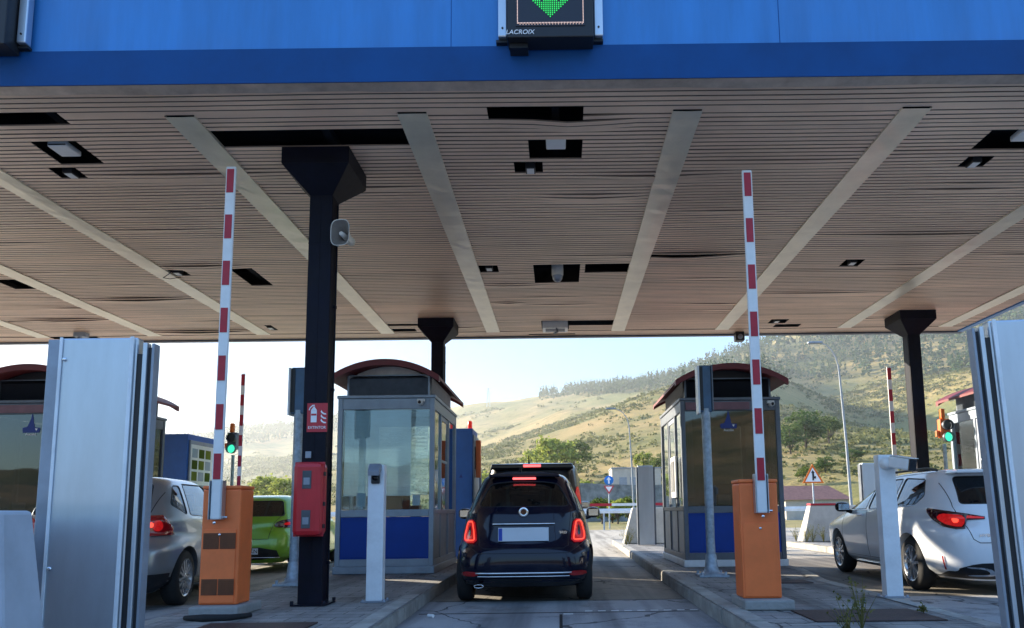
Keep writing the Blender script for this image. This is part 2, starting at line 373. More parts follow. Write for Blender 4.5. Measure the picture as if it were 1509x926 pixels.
def rounded_nose(x0, x1, y0, y1, r=.5):
    pts = [(x1, y0 + r), (x1, y1), (x0, y1), (x0, y0 + r)]
    arc = []
    for k in range(1, 7):
        t = PI + PI * k / 7
        arc.append(((x0 + x1) / 2 + (x1 - x0) / 2 * math.cos(t), y0 + r + r * math.sin(t)))
    return pts + arc
island('left_island', [(-1.52, 5.6), (-1.60, 9.6), (-1.62, 26), (-3.7, 26), (-3.7, 9), (-3.62, 3.9), (-3.3, 3.0), (-2.6, 2.6), (-1.9, 3.0), (-1.6, 3.9)], '')
island('right_island', [(3.42, 3.9), (3.42, 9.8), (3.72, 11.6), (3.75, 24.6), (1.68, 24.6), (1.55, 14), (1.49, 8), (1.5, 5.4), (1.62, 3.8), (2.1, 2.8), (2.9, 2.8)], '')
island('far_left_island', rounded_nose(-9.5, -7.05, 3.6, 26, 1.0), '')
island('far_right_island', rounded_nose(6.5, 9.4, 3.6, 26, 1.0), '')

# ------------------------------------------------------------------ canopy
CZ = 4.9; FY = 6.22; RY = 16.2; XL = -30.; XR = 8.9
can = thing('toll_canopy', 'wide blue edged toll plaza canopy with beige slatted ceiling', 'canopy', (0, 0, 0))
b = B(XL, XR, FY, FY + .12, CZ + .29, CZ + 1.25)
b.build('fascia_panel', M['blue_fascia'], can, bevel=.01)
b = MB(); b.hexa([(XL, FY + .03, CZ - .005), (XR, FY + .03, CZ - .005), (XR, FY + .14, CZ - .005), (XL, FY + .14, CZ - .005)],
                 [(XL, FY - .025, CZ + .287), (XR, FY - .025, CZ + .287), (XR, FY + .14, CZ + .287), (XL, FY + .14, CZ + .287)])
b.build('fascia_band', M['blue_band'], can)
b = MB()
for x in (-14.2, -9.4, -5.3, -.93, 2.02, 6.6): b.box(x - .003, x + .003, FY - .002, FY, CZ + .29, CZ + 1.25)
b.build('fascia_joint', M['blue_band'], can)
b = MB(); nseg = 240                                         # crumpled flashing under the fascia
for i in range(nseg):
    xa, xb = XL + (XR - XL) * i / nseg, XL + (XR - XL) * (i + 1) / nseg
    f = lambda x: .005 * math.sin(x * 2.3) + .004 * math.sin(x * 5.9 + 1) + .002 * math.sin(x * 13.1)
    fy = lambda x: .012 * math.sin(x * 3.7 + 2)
    b.quad((xa, FY + .036, CZ - .009), (xb, FY + .036, CZ - .009), (xb, FY + .15, CZ - .030 + f(xb)), (xa, FY + .15, CZ - .030 + f(xa)))
b.build('edge_flashing', M['flashing'], can)
B(XR - .12, XR, FY + .13, RY - .13, CZ - .02, CZ + 1.25).build('side_fascia', M['blue_fascia'], can, bevel=.01)
B(XL, XR, RY - .12, RY, CZ - .03, CZ + 1.25).build('rear_fascia', M['frame_dark'], can, bevel=.01)
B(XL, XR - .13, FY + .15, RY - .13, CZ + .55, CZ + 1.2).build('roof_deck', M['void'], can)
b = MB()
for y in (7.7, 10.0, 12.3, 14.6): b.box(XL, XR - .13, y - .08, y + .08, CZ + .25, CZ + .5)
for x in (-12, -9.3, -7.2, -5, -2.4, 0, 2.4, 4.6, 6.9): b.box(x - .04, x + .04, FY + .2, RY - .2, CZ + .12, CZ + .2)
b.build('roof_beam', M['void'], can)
HOLES = [(-.66, .27, 6.72, 6.93), (-.29, .28, 7.33, 7.75), (-.47, -.15, 7.88, 8.14), (-3.50, -1.56, 7.13, 7.42), (-3.50, -1.56, 6.955, 6.97),
    (-6.3, -4.78, 6.71, 6.92), (-5.42, -4.95, 7.30, 7.75), (-5.63, -5.33, 7.86, 8.14), (4.5, 5.7, 7.28, 7.72), (4.57, 4.86, 7.87, 8.14),
    (-1.23, -.94, 11.28, 11.66), (-.38, .36, 11.28, 12.25), (.44, 1.14, 11.28, 11.77), (4.5, 4.8, 11.24, 11.53), (-5.16, -4.80, 11.34, 12.23), (-6.18, -5.9, 11.3, 11.68),
    (-6.0, -5.86, 14.9, 15.25), (-.34, .23, 14.8, 15.5), (.25, 1.14, 14.8, 15.16), (-.64, .37, 15.9, 16.02), (4.36, 4.72, 14.83, 15.2), (4.56, 5.1, 15.28, 15.5),
    (-11, -9.1, 14.25, 14.4), (-10.9, -9.9, 15.6, 15.85), (-9.15, -8.8, 11.7, 12.2), (7.0, 7.5, 14.9, 15.3), (-3.5, -3.0, 15.3, 15.5), (-3.5, -2.7, 14.9, 15.0),
    (-12.5, -11.3, 11.3, 11.7), (-12, -11.4, 7.3, 7.7)]
STR = [-27, -24.8, -22.4, -18.2, -16, -13.3, -11.0, -8.62, -6.30, -3.64, -1.39, 1.28, 3.50, 6.12, 8.28]
SY0, SY1 = 6.78, 15.62
pitch = .0825
def wob(x, y): return .005 * math.sin(x * .9 + y * .5) + .003 * math.sin(x * 2.1 - y * 1.1) + .004 * math.sin(y * 1.3 + 1.3 * math.sin(x * .4))
SAGS = [(2.0, 10.95, .75, .075), (-4.2, 8.05, 1.0, .03), (.2, 6.98, .35, .05), (.4, 8.75, .5, .035), (-5.6, 11.2, .6, .04), (-.8, 12.3, .5, .03), (-7.4, 12.9, .8, .05),
        (-7.5, 15.3, .9, .06), (1.15, 8.2, .6, .03), (5.2, 10.2, 1.1, .03), (4.6, 13.0, 1.0, .03), (-9.6, 14.2, .8, .05), (-.9, 13.4, .25, .03), (2.5, 7.9, 1.2, .015)]
def slats(name, xa, xb, ya, yb):
    b = MB(); y = ya
    while y < yb - .02:
        segs = [(xa + .01, xb - .01)]
        for hx0, hx1, hy0, hy1 in HOLES:
            if hy0 <= y + pitch / 2 <= hy1:
                ns = []
                for s0, s1 in segs:
                    if hx1 <= s0 or hx0 >= s1: ns.append((s0, s1)); continue
                    if hx0 - s0 > .05: ns.append((s0, hx0))
                    if s1 - hx1 > .05: ns.append((hx1, s1))
                segs = ns
        tilt = random.gauss(0, .0009); dz = random.gauss(0, .0007)
        w = pitch - random.uniform(.013, .016)
        for s0, s1 in segs:
            n = max(1, int((s1 - s0) / .3)); 
            loc = random.random() < .035; la = random.uniform(.005, .016); lc = random.uniform(s0, s1)
            vs = []
            for i in range(n + 1):
                x = s0 + (s1 - s0) * i / n; z = CZ + wob(x, y) * .6 + dz
                for sx, sy, sr, sa in SAGS:
                    if abs(y - sy) < .17: z -= sa * math.exp(-((x - sx) / sr) ** 2) * (1 - abs(y - sy) / .17)
                if loc: z -= la * math.exp(-((x - lc) / .5) ** 2)
                vs += [(x, y, z + .014), (x, y + .003, z + tilt), (x, y + w - .003, z - tilt), (x, y + w, z + .014)]
            fs = []
            for i in range(n):
                fs.append((i * 4 + 1, i * 4 + 2, i * 4 + 6, i * 4 + 5))
            b.cur = 0; b._add(vs, fs); b.cur = 1
            b._add(vs, [(i * 4 + k, i * 4 + k + 1, i * 4 + k + 5, i * 4 + k + 4) for i in range(n) for k in (0, 2)])
        y += pitch
    return b.build(name, [M['slat'], M['groove']], can)
slats('ceiling_slats', XL, XR - .13, FY + .17, SY0 - .03)
edges = [XL] + STR + [XR - .13]
for i in range(len(edges) - 1):
    xa = edges[i] + (.13 if i else 0); xb = edges[i + 1] - (.13 if i < len(edges) - 2 else 0)
    slats('ceiling_slats', xa, xb, SY0, SY1)
slats('ceiling_slats', XL, XR - .13, SY1 + .03, RY - .13)
for x in STR:
    b = MB(); n = 60; vs = []
    for i in range(n + 1):
        y = SY0 + .01 + (SY1 - SY0 - .02) * i / n; z = CZ - .016 + wob(x, y) * .5 + random.gauss(0, .0016)
        vs += [(x - .145, y, z + .03), (x - .143, y, z + random.gauss(0, .001)), (x, y, z - .002 + random.gauss(0, .0016)), (x + .143, y, z + random.gauss(0, .001)), (x + .145, y, z + .03)]
    b._add(vs, [(i * 5 + k, i * 5 + k + 1, i * 5 + k + 6, i * 5 + k + 5) for i in range(n) for k in range(4)])
    b.build('ceiling_strip', M['strip'], can)

# gear above the ceiling openings
def gear_box(x, y, label):
    t = thing('antenna_unit', label, 'antenna', (x, y, CZ + .01), 0, 'toll antennas in the ceiling openings')
    B(-.105, .105, -.12, .12, .0, .06).build('housing', M['white'], t, bevel=.012)
    B(-.09, .09, -.126, -.121, .012, .024).build('print', M['black'], t)
    b = MB(); b.box(-.02, .02, -.02, .02, .06, .4); b.box(-.2, .2, -.01, .01, .16, .2); b.build('bracket', M['alu_dull'], t)
gear_box(.0, 7.47, 'white flat antenna box in ceiling opening above the middle lane')
gear_box(-5.22, 7.5, 'white flat antenna box in ceiling opening at upper left')
gear_box(4.95, 7.42, 'white flat antenna box in ceiling opening at the right edge')
def mini_lamp(x, y, label):
    t = thing('ceiling_lamp', label, 'lamp', (x, y, CZ - .0), 0, 'small lamps in ceiling openings')
    B(-.055, .055, -.08, .08, -.02, .07).build('housing', M['black'], t, bevel=.006)
    B(-.04, .04, -.06, .06, -.026, -.021).build('lens', M['white'], t)
for x, y, l in ((-.29, 8.02, 'small square lamp behind the antenna of the middle lane'), (-5.47, 8.0, 'small lamp in ceiling opening behind the upper left antenna'),
                (4.71, 8.0, 'small lamp in slanted opening beside right edge antenna'), (-1.08, 11.45, 'small lamp beside ceiling strip left of the dome camera'),
                (4.65, 11.38, 'small lamp alone in the ceiling above the right lane'), (-6.04, 11.48, 'small lamp with loose cable beside the left ceiling strip'),
                (-5.93, 15.05, 'small lamp near the rear edge behind left barrier'), (4.5, 15.0, 'small lamp near the rear edge above the right lane')):
    mini_lamp(x, y, l)
t = thing('dome_camera', 'beige dome camera hanging from opening above the middle lane', 'camera', (.0, 11.75, CZ + .1))
b = MB(); b.lathe([(.25, .02), (.25, .085), (.02, .095), (-.12, .095), (-.14, .088)], axis='z', seg=24); b.build('housing', M['speaker'], t)
b = MB(); b.lathe([(-.14, .086), (-.19, .078), (-.23, .05), (-.245, .0)], axis='z', seg=24); b.build('dome', M['alu_dull'], t)
t = thing('lane_monitor', 'silver framed box under the rear ceiling edge with camera arm', 'equipment', (-.06, 15.15, CZ))
b = MB(); b.box(-.26, -.2, -.2, .2, -.1, .06); b.box(.2, .26, -.2, .2, -.1, .06); b.box(-.2, .2, .14, .2, -.1, .06); b.box(-.2, .2, -.2, -.14, -.1, .06); b.build('frame', M['white'], t)
B(-.14, .14, -.1, .1, -.02, .05).build('screen', M['black'], t)
b = MB(); b.tube([(0, -.1, 0), (.05, -.25, -.2), (-.02, -.35, -.25)], .02, 8); b.build('arm', M['alu_dull'], t)
t = thing('ceiling_camera', 'small camera under rear ceiling edge beside right barrier arm', 'camera', (3.95, 15.95, CZ))
B(-.1, .1, -.1, .1, -.2, 0).build('housing', M['black'], t, bevel=.02)
b = MB(); b.lathe([(-.14, .0), (-.14, .05), (-.1, .055)], (0, 0, -.12), 'y', 16); b.build('lens', M['alu_dull'], t)
for x, y, l in ((-10.0, 15.3, 'bracketed camera in the far left rear ceiling opening'), (7.25, 15.1, 'bracketed camera by the right rear ceiling corner')):
    t = thing('ceiling_camera', l, 'camera', (x, y, CZ))
    B(-.13, .13, -.08, .08, -.1, .02).build('housing', M['frame_grey'], t, bevel=.02)
    b = MB(); b.tube([(0, 0, -.08), (-.06, -.1, -.2)], .03, 8); b.build('bracket', M['alu_dull'], t)
t = thing('loose_cable', 'thin dark cable hanging loose beside the left ceiling strip', 'cable')
b = MB(); b.tube([(-6.0, 11.3, CZ), (-6.12, 11.35, CZ - .07), (-6.25, 11.45, CZ - .09), (-6.22, 11.6, CZ - .06), (-6.1, 11.7, CZ)], .006, 6); b.build('cable', M['rubber'], t)

# columns
def column(x, y, label, front):
    t = thing('support_column', label, 'column', (x, y, IZ if True else 0), 0, 'black steel columns under the canopy')
    H = CZ - IZ
    b = MB(); s = .122
    b.box(-s, s, -s, -s + .02, .0, H - .43); b.box(-s, s, s - .02, s, .0, H - .43); b.box(-s, -s + .02, -s + .021, s - .021, .0, H - .43); b.box(s - .02, s, -s + .021, s - .021, .0, H - .43)
    b.build('shaft', M['column'], t, bevel=.008)
    b = MB(); w = .355
    b.box(-w, w, -w, w, H - .18, H - .002)
    b.hexa([(-s, -s, H - .44), (s, -s, H - .44), (s, s, H - .44), (-s, s, H - .44)], [(-w, -w, H - .182), (w, -w, H - .182), (w, w, H - .182), (-w, w, H - .182)])
    b.build('capital', M['column'], t, bevel=.006)
    b = MB(); b.box(-.175, .175, -.175, .175, 0, .015)
    for i in (-.162, .162):
        for j in (-.162, .162): b.lathe([(.015, .018), (.05, .018), (.05, 0)], (i, j, 0), 'z', 8)
    b.build('base_plate', M['column'], t)
    b = MB(); b.tube([(s + .014, .03, .05), (s + .014, .03, H - .5)], .010, 8)
    for z in (.4, 1.3, 2.2, 3.1, 3.9): b.box(s + .001, s + .026, .01, .05, z, z + .03)
    b.build('conduit', M['column'], t)
    b = MB(); b.box(-.004, .004, -s - .003, -s - .0005, .2, H - .45); b.box(-s, s, -s - .003, -s - .0005, H - .98, H - .965); b.build('weld_seam', M['column'], t)
    return t
column(-2.53, 7.78, 'nearest black column carrying the red fire extinguisher cabinet', True)
column(-2.42, 14.75, 'black column rising behind the left toll booth roof', False)
column(7.05, 14.6, 'black column standing between white estate car and right booth', False)

# fire extinguisher cabinet, sign, horn on the first column
t = thing('extinguisher_cabinet', 'red plastic fire extinguisher cabinet hung on black column', 'fire cabinet', (-2.51, 7.52, 1.21))
o = B(-.145, .145, -.10, .12, -.365, .365).build('case', M['red_box'], t, bevel=.05)
b = MB(); b.box(-.15, .15, -.02, -.005, -.37, .37); b.build('door_rim', M['sign_red'], t, bevel=.004)
for z in (.19, -.20): 
    B(-.045, .045, -.106, -.098, z - .09, z + .09).build('window', M['interior'], t, bevel=.004)
    B(-.03, .03, -.109, -.1065, z - .05, z + .02).build('gauge', M['alu_dull'], t)
for z in (.25, -.05, -.27): B(.145, .155, -.04, .02, z - .02, z + .02).build('latch', M['black'], t)
t = thing('extinguisher_sign', 'red extinguisher sign with white symbols on black column', 'sign', (-2.50, 7.653, 2.05))
B(-.105, .105, -.006, 0, -.15, .15).build('plate', M['sign_red'], t)
b = MB(); b.box(-.065, -.005, -.0085, -.0065, -.05, .075); b.prism([(-.065, .076), (-.005, .076), (-.02, .10), (-.05, .10)], -.0085, -.0065); b.box(-.045, -.025, -.0085, -.0065, .101, .115)
b.prism([(-.08, .075), (-.07, .1), (-.045, .122), (-.028, .122), (-.028, .132), (-.05, .132), (-.078, .108), (-.09, .078)], -.0085, -.0065)
for k in range(3):
    z = .06 - k * .045; b.prism([(.035, z), (.045, z - .015), (.07, z - .03), (.095, z - .03), (.09, z - .018), (.07, z - .014), (.05, z + .002), (.045, z + .018)], -.0085, -.0065)
b.build('pictogram', M['white_print'], t)
B(-.062, -.008, -.0095, -.0087, .02, .04).build('band', M['sign_red'], t)
text('lettering', 'EXTINTOR', .04, M['white_print'], t, (0, -.0075, -.105), sx=.95)
t = thing('socket_tag', 'small grey tag on black column above red cabinet', 'tag', (-2.58, 7.653, 1.66))
B(-.03, .03, -.012, 0, -.03, .04).build('tag', M['alu_dull'], t, bevel=.004)
t = thing('horn_loudspeaker', 'beige horn loudspeaker bolted to the side of column', 'loudspeaker', (-2.40, 7.66, 4.0), R(-8))
b = MB(); seg = 32
def horn_ring(a, rx, rz, off): return [(rx * math.copysign(abs(math.cos(t_)) ** .6, math.cos(t_)) + off, a, rz * math.copysign(abs(math.sin(t_)) ** .6, math.sin(t_))) for t_ in [2 * PI * k / seg for k in range(seg)]]
rings = [horn_ring(a, rx, rz, .13) for a, rx, rz in ((.14, .035, .04), (.05, .05, .06), (-.02, .07, .09), (-.08, .095, .13), (-.1, .105, .145), (-.096, .098, .137))]
vs = [p for r_ in rings for p in r_]; b.smooth = True
b._add(vs, [(i * seg + k, i * seg + (k + 1) % seg, (i + 1) * seg + (k + 1) % seg, (i + 1) * seg + k) for i in range(len(rings) - 1) for k in range(seg)])
b.build('horn', M['speaker'], t)
rings = [horn_ring(a, rx, rz, .13) for a, rx, rz in ((-.095, .097, .136), (-.03, .06, .09), (.03, .035, .045), (.08, .03, .03))]
vs = [p for r_ in rings for p in r_]; b = MB(); b.smooth = True
b._add(vs, [(i * seg + k, i * seg + (k + 1) % seg, (i + 1) * seg + (k + 1) % seg, (i + 1) * seg + k) for i in range(len(rings) - 1) for k in range(seg)])
b.build('throat', M['speaker_in'], t)
b = MB(); b.lathe([(-.07, 0), (-.07, .022), (.02, .028), (.14, .045), (.2, .045), (.2, 0)], (.13, 0, 0), 'y', 20); b.build('driver', M['speaker'], t)
b = MB(); b.tube([(.0, .1, .0), (.06, .12, .16), (.13, .12, .17), (.13, .1, .05)], .012, 8); b.box(-.01, .01, .03, .15, -.06, .12); b.build('bracket', M['alu_dull'], t)

# lane signs on the fascia
def led_sign(x, label, arrow=True):
    t = thing('lane_signal', label, 'lane sign', (x, FY - .01, 5.13))
    B(-.375, .375, -.22, -.03, .0, .84).build('case', M['black'], t, bevel=.008)
    B(-.30, .30, -.226, -.221, .10, .74).build('panel', M['led_panel'], t)
    for s in (-1, 1):
        x0, x1 = sorted((s * .385, s * .465))
        o = B(x0, x1, -.10, -.02, .09, .9).build('bracket', M['alu'], t, bevel=.01)
        b = MB(); b.lathe([(-.106, 0), (-.106, .009), (-.10, .009)], ((x0 + x1) / 2, 0, .17), 'y', 10); b.build('bolt', M['black'], t)
        B(x0 - .02, x1, -.06, -.01, .06, .085).build('foot', M['black'], t)
    b = MB()
    for k in range(44):
        u = -.275 + .55 * k / 43
        b.box(u - .0032, u + .0032, -.232, -.227, .122, .130)
        if k % 2: b.box(u - .0025, u + .0025, -.232, -.227, .110, .115)
        v = .125 + .58 * k / 43
        for s in (-1, 1):
            b.box(s * .285 - .003, s * .285 + .003, -.232, -.227, v - .0035, v + .0035)
    b.build('led_border', M['led_warm'], t)
    if arrow:
        b = MB(); p = .0185
        for r_ in range(0, 28):
            z = .185 + r_ * p; half = min(r_ * p * 1.0 + .008, .15) if r_ < 13 else .05
            if 8 < r_ < 13: pass
            n = int(half / p)
            for k in range(-n, n + 1):
                u = k * p
                if 6 < r_ < 13 and .065 < abs(u) < .065 + (r_ - 6) * .008: continue
                b.box(u - .0048, u + .0048, -.232, -.227, z - .0045, z + .0045)
        b.build('led_arrow', M['led_green'], t)
    text('lettering', 'LACROIX', .058, M['white_print'], t, (-.265, -.2225, .045), shear=.18, sx=1.0)
    B(-.36, -.2, -.14, -.02, -.045, -.002).build('cable_gland', M['black'], t)
    return t
led_sign(-.035, 'black lane signal showing green arrow above the middle lane')
led_sign(-5.14, 'black lane signal cut off at the upper left corner')

# ------------------------------------------------------------------ barriers
def barrier(xc, label, vents, dz=0.):
    t = thing('barrier_gate', label, 'barrier', (xc, 7.02, IZ), 0, 'toll barriers with raised arms')
    b = MB(); b.box(-.20, .25, -.14, .42, 0, .09); b.build('plinth', M['concrete'], t, bevel=.015)
    o = B(-.178, .178, 0, .30, .092, 1.15).build('cabinet', M['orange'], t, bevel=.014)
    B(-.183, .183, -.004, .304, 1.152, 1.185).build('lid', M['orange'], t, bevel=.01)
    d = B(-.16, .15, -.008, -.001, .11, .78).build('door', M['orange'], t, bevel=.004)
    b = MB(); b.lathe([(-.02, 0), (-.02, .012), (-.008, .012)], (.0, 0, .73), 'y', 12); b.build('lock', M['chrome'], d)
    if vents:
        for z in (.18, .60):
            for x0 in (-.15, .005):
                o = B(x0, x0 + .145, -.0125, -.0085, z, z + .145).build('vent', M['orange_dk'], t)
                g = MB()
                for k in range(8): g.box(x0 + .004, x0 + .141, -.0165, -.013, z + .008 + k * .017, z + .013 + k * .017)
                g.build('vent_slat', M['orange_dk'], o)
        B(-.15, -.06, -.02, -.009, .90, .96).build('hinge', M['orange'], t)
    ax = -.02 + (0 if vents else .03); L3 = (ax, -.065, .87); top = 3.33 + dz
    a = B(-.049, .049, -.016, .014, 0, top).build('boom', M['white'], t, bevel=.012, loc=L3)
    for k in range(7):
        z = top - .03 - k * .465
        B(-.034, .034, -.021, -.0175, max(z - .24, .3), z).build('reflector', M['red_refl'], a)
    b = MB(); b.box(-.062, -.057, -.03, .055, .0, .36); b.box(.057, .062, -.03, .055, .0, .36); b.box(-.0565, .0565, .018, .055, .0, .36); b.build('clamp', M['alu'], t, bevel=.003, loc=L3)
    b = MB(); b.lathe([(-.012, 0), (-.012, .014), (0, .014)], (.0, -.02, -.03), 'y', 12); b.tube([(.1, .02, .02), (-.02, .03, .02)], .012, 8); b.build('pivot', M['chrome'], t, loc=L3)
barrier(-3.165, 'left toll barrier with brown vents in its orange cabinet', True, .10)
barrier(1.855, 'right toll barrier with plain orange cabinet before the right booth', False)
for x, y, H, l in ((-7.25, 16.9, 4.3, 'distant toll barrier behind the left orange cabinet'), (7.05, 15.7, 4.05, 'distant toll barrier just left of the right black column')):
    t = thing('barrier_gate', l, 'barrier', (x, y, IZ), 0, 'toll barriers with raised arms')
    a = B(-.045, .045, -.015, .015, .7, H - IZ).build('boom', M['white'], t, bevel=.01)
    for k in range(6): B(-.04, .04, -.02, -.016, H - IZ - .28 - k * .465, H - IZ - .03 - k * .465).build('reflector', M['red_refl'], a)
    B(-.17, .17, .02, .38, .0, 1.05).build('cabinet', M['orange'], t, bevel=.01)

# ------------------------------------------------------------------ posts and cabinets near the camera
def sensor_post(x0, x1, y, ztop, label, mirror=False):
    s = -1 if mirror else 1
    t = thing('sensor_cabinet', label, 'cabinet', ((x0 + x1) / 2, y, IZ), 0, 'aluminium sensor cabinets flanking the lane')
    w = (x1 - x0) / 2; H = ztop - IZ
    def bx(a, c, *r): a, c = sorted((a * s, c * s)); return MB().box(a, c, *r)
    bx(-w, w, 0, .07, 0, H).build('body', M['alu'], t, bevel=.012)
    bx(-w + .012, w - .012, -.012, -.001, .03, H - .01).build('door', M['alu'], t, bevel=.006)
    o = bx(w - .035, w - .012, -.022, -.013, .0, H).build('edge_trim', M['white_post'], t, bevel=.003)
    o = bx(-w + .012, -w + .03, -.022, -.013, .0, H).build('edge_trim', M['white_post'], t, bevel=.003)
    bx(w + .001, w + .034, .0, .05, 0, H - .10).build('seal', M['black'], t)
    bx(w + .035, w + .060, -.01, .04, 0, H - .035).build('guide_rail', M['alu'], t, bevel=.004)
    bx(w + .061, w + .082, .01, .05, 0, H - .06).build('seal', M['black'], t)
    bx(w + .083, w + .098, .0, .06, 0, H - .04).build('guide_rail', M['alu_dull'], t)
    bx(-w - .09, -w - .001, .03, .07, 0, H - .0).build('side_channel', M['alu_dull'], t, bevel=.006)
    for z in (H - .13, .62):
        b = MB(); b.lathe([(-.024, 0), (-.024, .009), (-.018, .012), (-.012, .012)], ((-w + .045) * s, 0, z), 'y', 14); b.build('bolt', M['chrome'], t)
    return t
sp = sensor_post(-2.90, -2.445, 4.25, 2.09, 'brushed aluminium sensor cabinet at the left with bolts')
sp2 = sensor_post(2.575, 3.15, 4.25, 2.14, 'brushed aluminium sensor cabinet at the right frame edge', True)
sp2.rotation_euler = (0, -.035, 0)
t = thing('crash_block', 'pale concrete crash block at lower left with rusty stain', 'crash block', (-3.2, 3.55, 0))
b = MB(); b.hexa([(-.62, 0, 0), (.66, 0, 0), (.66, .35, 0), (-.62, .35, 0)], [(-.5, .05, 1.09), (.52, .05, 1.09), (.50, .3, 1.09), (-.5, .3, 1.09)])
b.build('block', M['jersey'], t, bevel=.02)
b = MB()
for k in range(26):
    x = .42 + random.gauss(0, .05); z = .66 - (x - .4) * .8 + random.gauss(0, .025); r_ = random.uniform(.004, .014); y = .05 * z / 1.09 - .003
    b._add([(x + r_ * math.cos(q) * random.uniform(.6, 1.2), y, z + r_ * math.sin(q) * random.uniform(.7, 1.6)) for q in [2 * PI * i / 8 for i in range(8)]], [tuple(range(8))])
b.build('stain', M['stain'], t)

def cam_post(x, y, H, label, bullet):
    t = thing('camera_post', label, 'camera post', (x, y, IZ), 0, 'white camera posts on the islands')
    B(-.085, .085, -.06, .06, .012, H).build('post', M['white_post'], t, bevel=.006)
    b = MB(); b.box(-.13, .13, -.1, .1, 0, .011)
    for i in (-.11, .11):
        for j in (-.08, .08): b.lathe([(.011, .012), (.03, .012), (.03, 0)], (i, j, 0), 'z', 8)
    b.build('base_plate', M['alu_dull'], t)
    if bullet:
        b = MB(); b.lathe([(0, .0), (0, .055), (.03, .055), (.045, .03)], (-.0, -.06, H - .1), 'y', 20)
        o = b.build('mount', M['white'], t)
        o.rotation_euler = (0, 0, 0)
        b = MB(); b.lathe([(-.13, 0), (-.13, .04), (-.10, .06), (-.06, .07)], (-.01, 0, H - .09), 'y', 24); b.build('mount', M['white'], t)
        o = B(0, .24, -.062, .062, -.062, .062).build('camera_housing', M['white'], t, bevel=.02, loc=(.035, -.10, H - .075)); o.rotation_euler = (0, .2, -1.08)
        B(.241, .247, -.057, .057, -.057, .057).build('lens', M['lens'], o)
        B(.02, .26, -.064, .064, .063, .069).build('sun_shield', M['white'], o, bevel=.004)
    else:
        b = MB(); b.box(-.045, .045, -.09, -.061, H - .2, H - .07); b.build('camera_housing', M['black'], t, bevel=.01)
        b = MB(); b.prism([(-.17, H - .12), (-.06, H - .06), (-.06, H - .005), (-.1, H + .01), (-.18, H - .07)], -.06, .06, 'x'); b.build('hood', M['alu_dull'], t, bevel=.003)
        b = MB(); b.lathe([(-.1, 0), (-.1, .028), (-.088, .03)], (0, 0, H - .14), 'y', 18); b.build('lens', M['lens'], t)
    return t
cam_post(-1.94, 7.95, 1.42, 'white post with hooded dark camera before left booth', False)
cam_post(3.38, 7.78, 1.45, 'white post with bullet camera beside white estate car', True)

def sig_post(x, y, H, hb, label, bw):
    t = thing('signal_post', label, 'signal post', (x, y, IZ), 0, 'galvanised posts with grey signal boxes')
    b = MB(); b.tube([(0, 0, .02), (0, 0, H)], .062, 16); b.build('pole', M['galv'], t)
    b = MB(); b.lathe([(.0, .19), (.03, .19), (.05, .115), (.12, .09), (.28, .075), (.3, .066)], (0, 0, 0), 'z', 20); b.box(-.2, .2, -.2, .2, 0, .025)
    for i in (-.16, .16):
        for j in (-.16, .16): b.lathe([(.025, .02), (.07, .02), (.07, 0)], (i, j, 0), 'z', 8)
    b.build('flange', M['galv'], t)
    o = B(-bw / 2, bw / 2, -.05, .06, H - .05, H + hb).build('signal_box', M['signal_blue'], t, bevel=.01)
    B(-bw / 2 - .03, -bw / 2 - .005, -.09, .1, H - .07, H + hb - .01).build('visor', M['white_post'], t)
    B(-bw / 2 - .004, -bw / 2 + .05, -.056, -.051, H - .03, H + hb - .02).build('shadow_strip', M['black'], t)  # solid black strip in place of the shadow beside the visor
    B(bw / 2 + .002, bw / 2 + .02, -.07, .09, H - .03, H + hb).build('visor', M['frame_dark'], t)
    return t
sig_post(2.08, 10.5, 2.33, .62, 'galvanised post with blue grey signal box before right booth', .17)
sig_post(-3.50, 9.95, 2.30, .58, 'grey post with dark signal box hidden partly behind column', .19)

# ------------------------------------------------------------------ toll booths
def sail_logo(t, x, y, z, s=1., rx=0):
    b = MB()
    b.prism([(x - .02 * s, z + .16 * s), (x, z + .27 * s), (x + .025 * s, z + .16 * s), (x + .05 * s, z + .03 * s), (x - .075 * s, z + .03 * s)], y - .003, y)
    b.prism([(x - .14 * s, z + .03 * s), (x - .075 * s, z + .045 * s), (x + .14 * s, z + .03 * s), (x + .13 * s, z - .045 * s), (x - .13 * s, z - .045 * s)], y - .0055, y - .0032)
    b.build('logo', M['logo_blue'], t)
    b = MB(); b.prism([(x + .06 * s, z + .02 * s), (x + .10 * s, z + .02 * s), (x + .08 * s, z - .02 * s)], y - .007, y - .006); b.build('logo_mark', M['white_print'], t)
    text('logo_lettering', 'Aucalsa', .055 * s, M['white_print'], t, (x, y - .006, z - .072 * s))

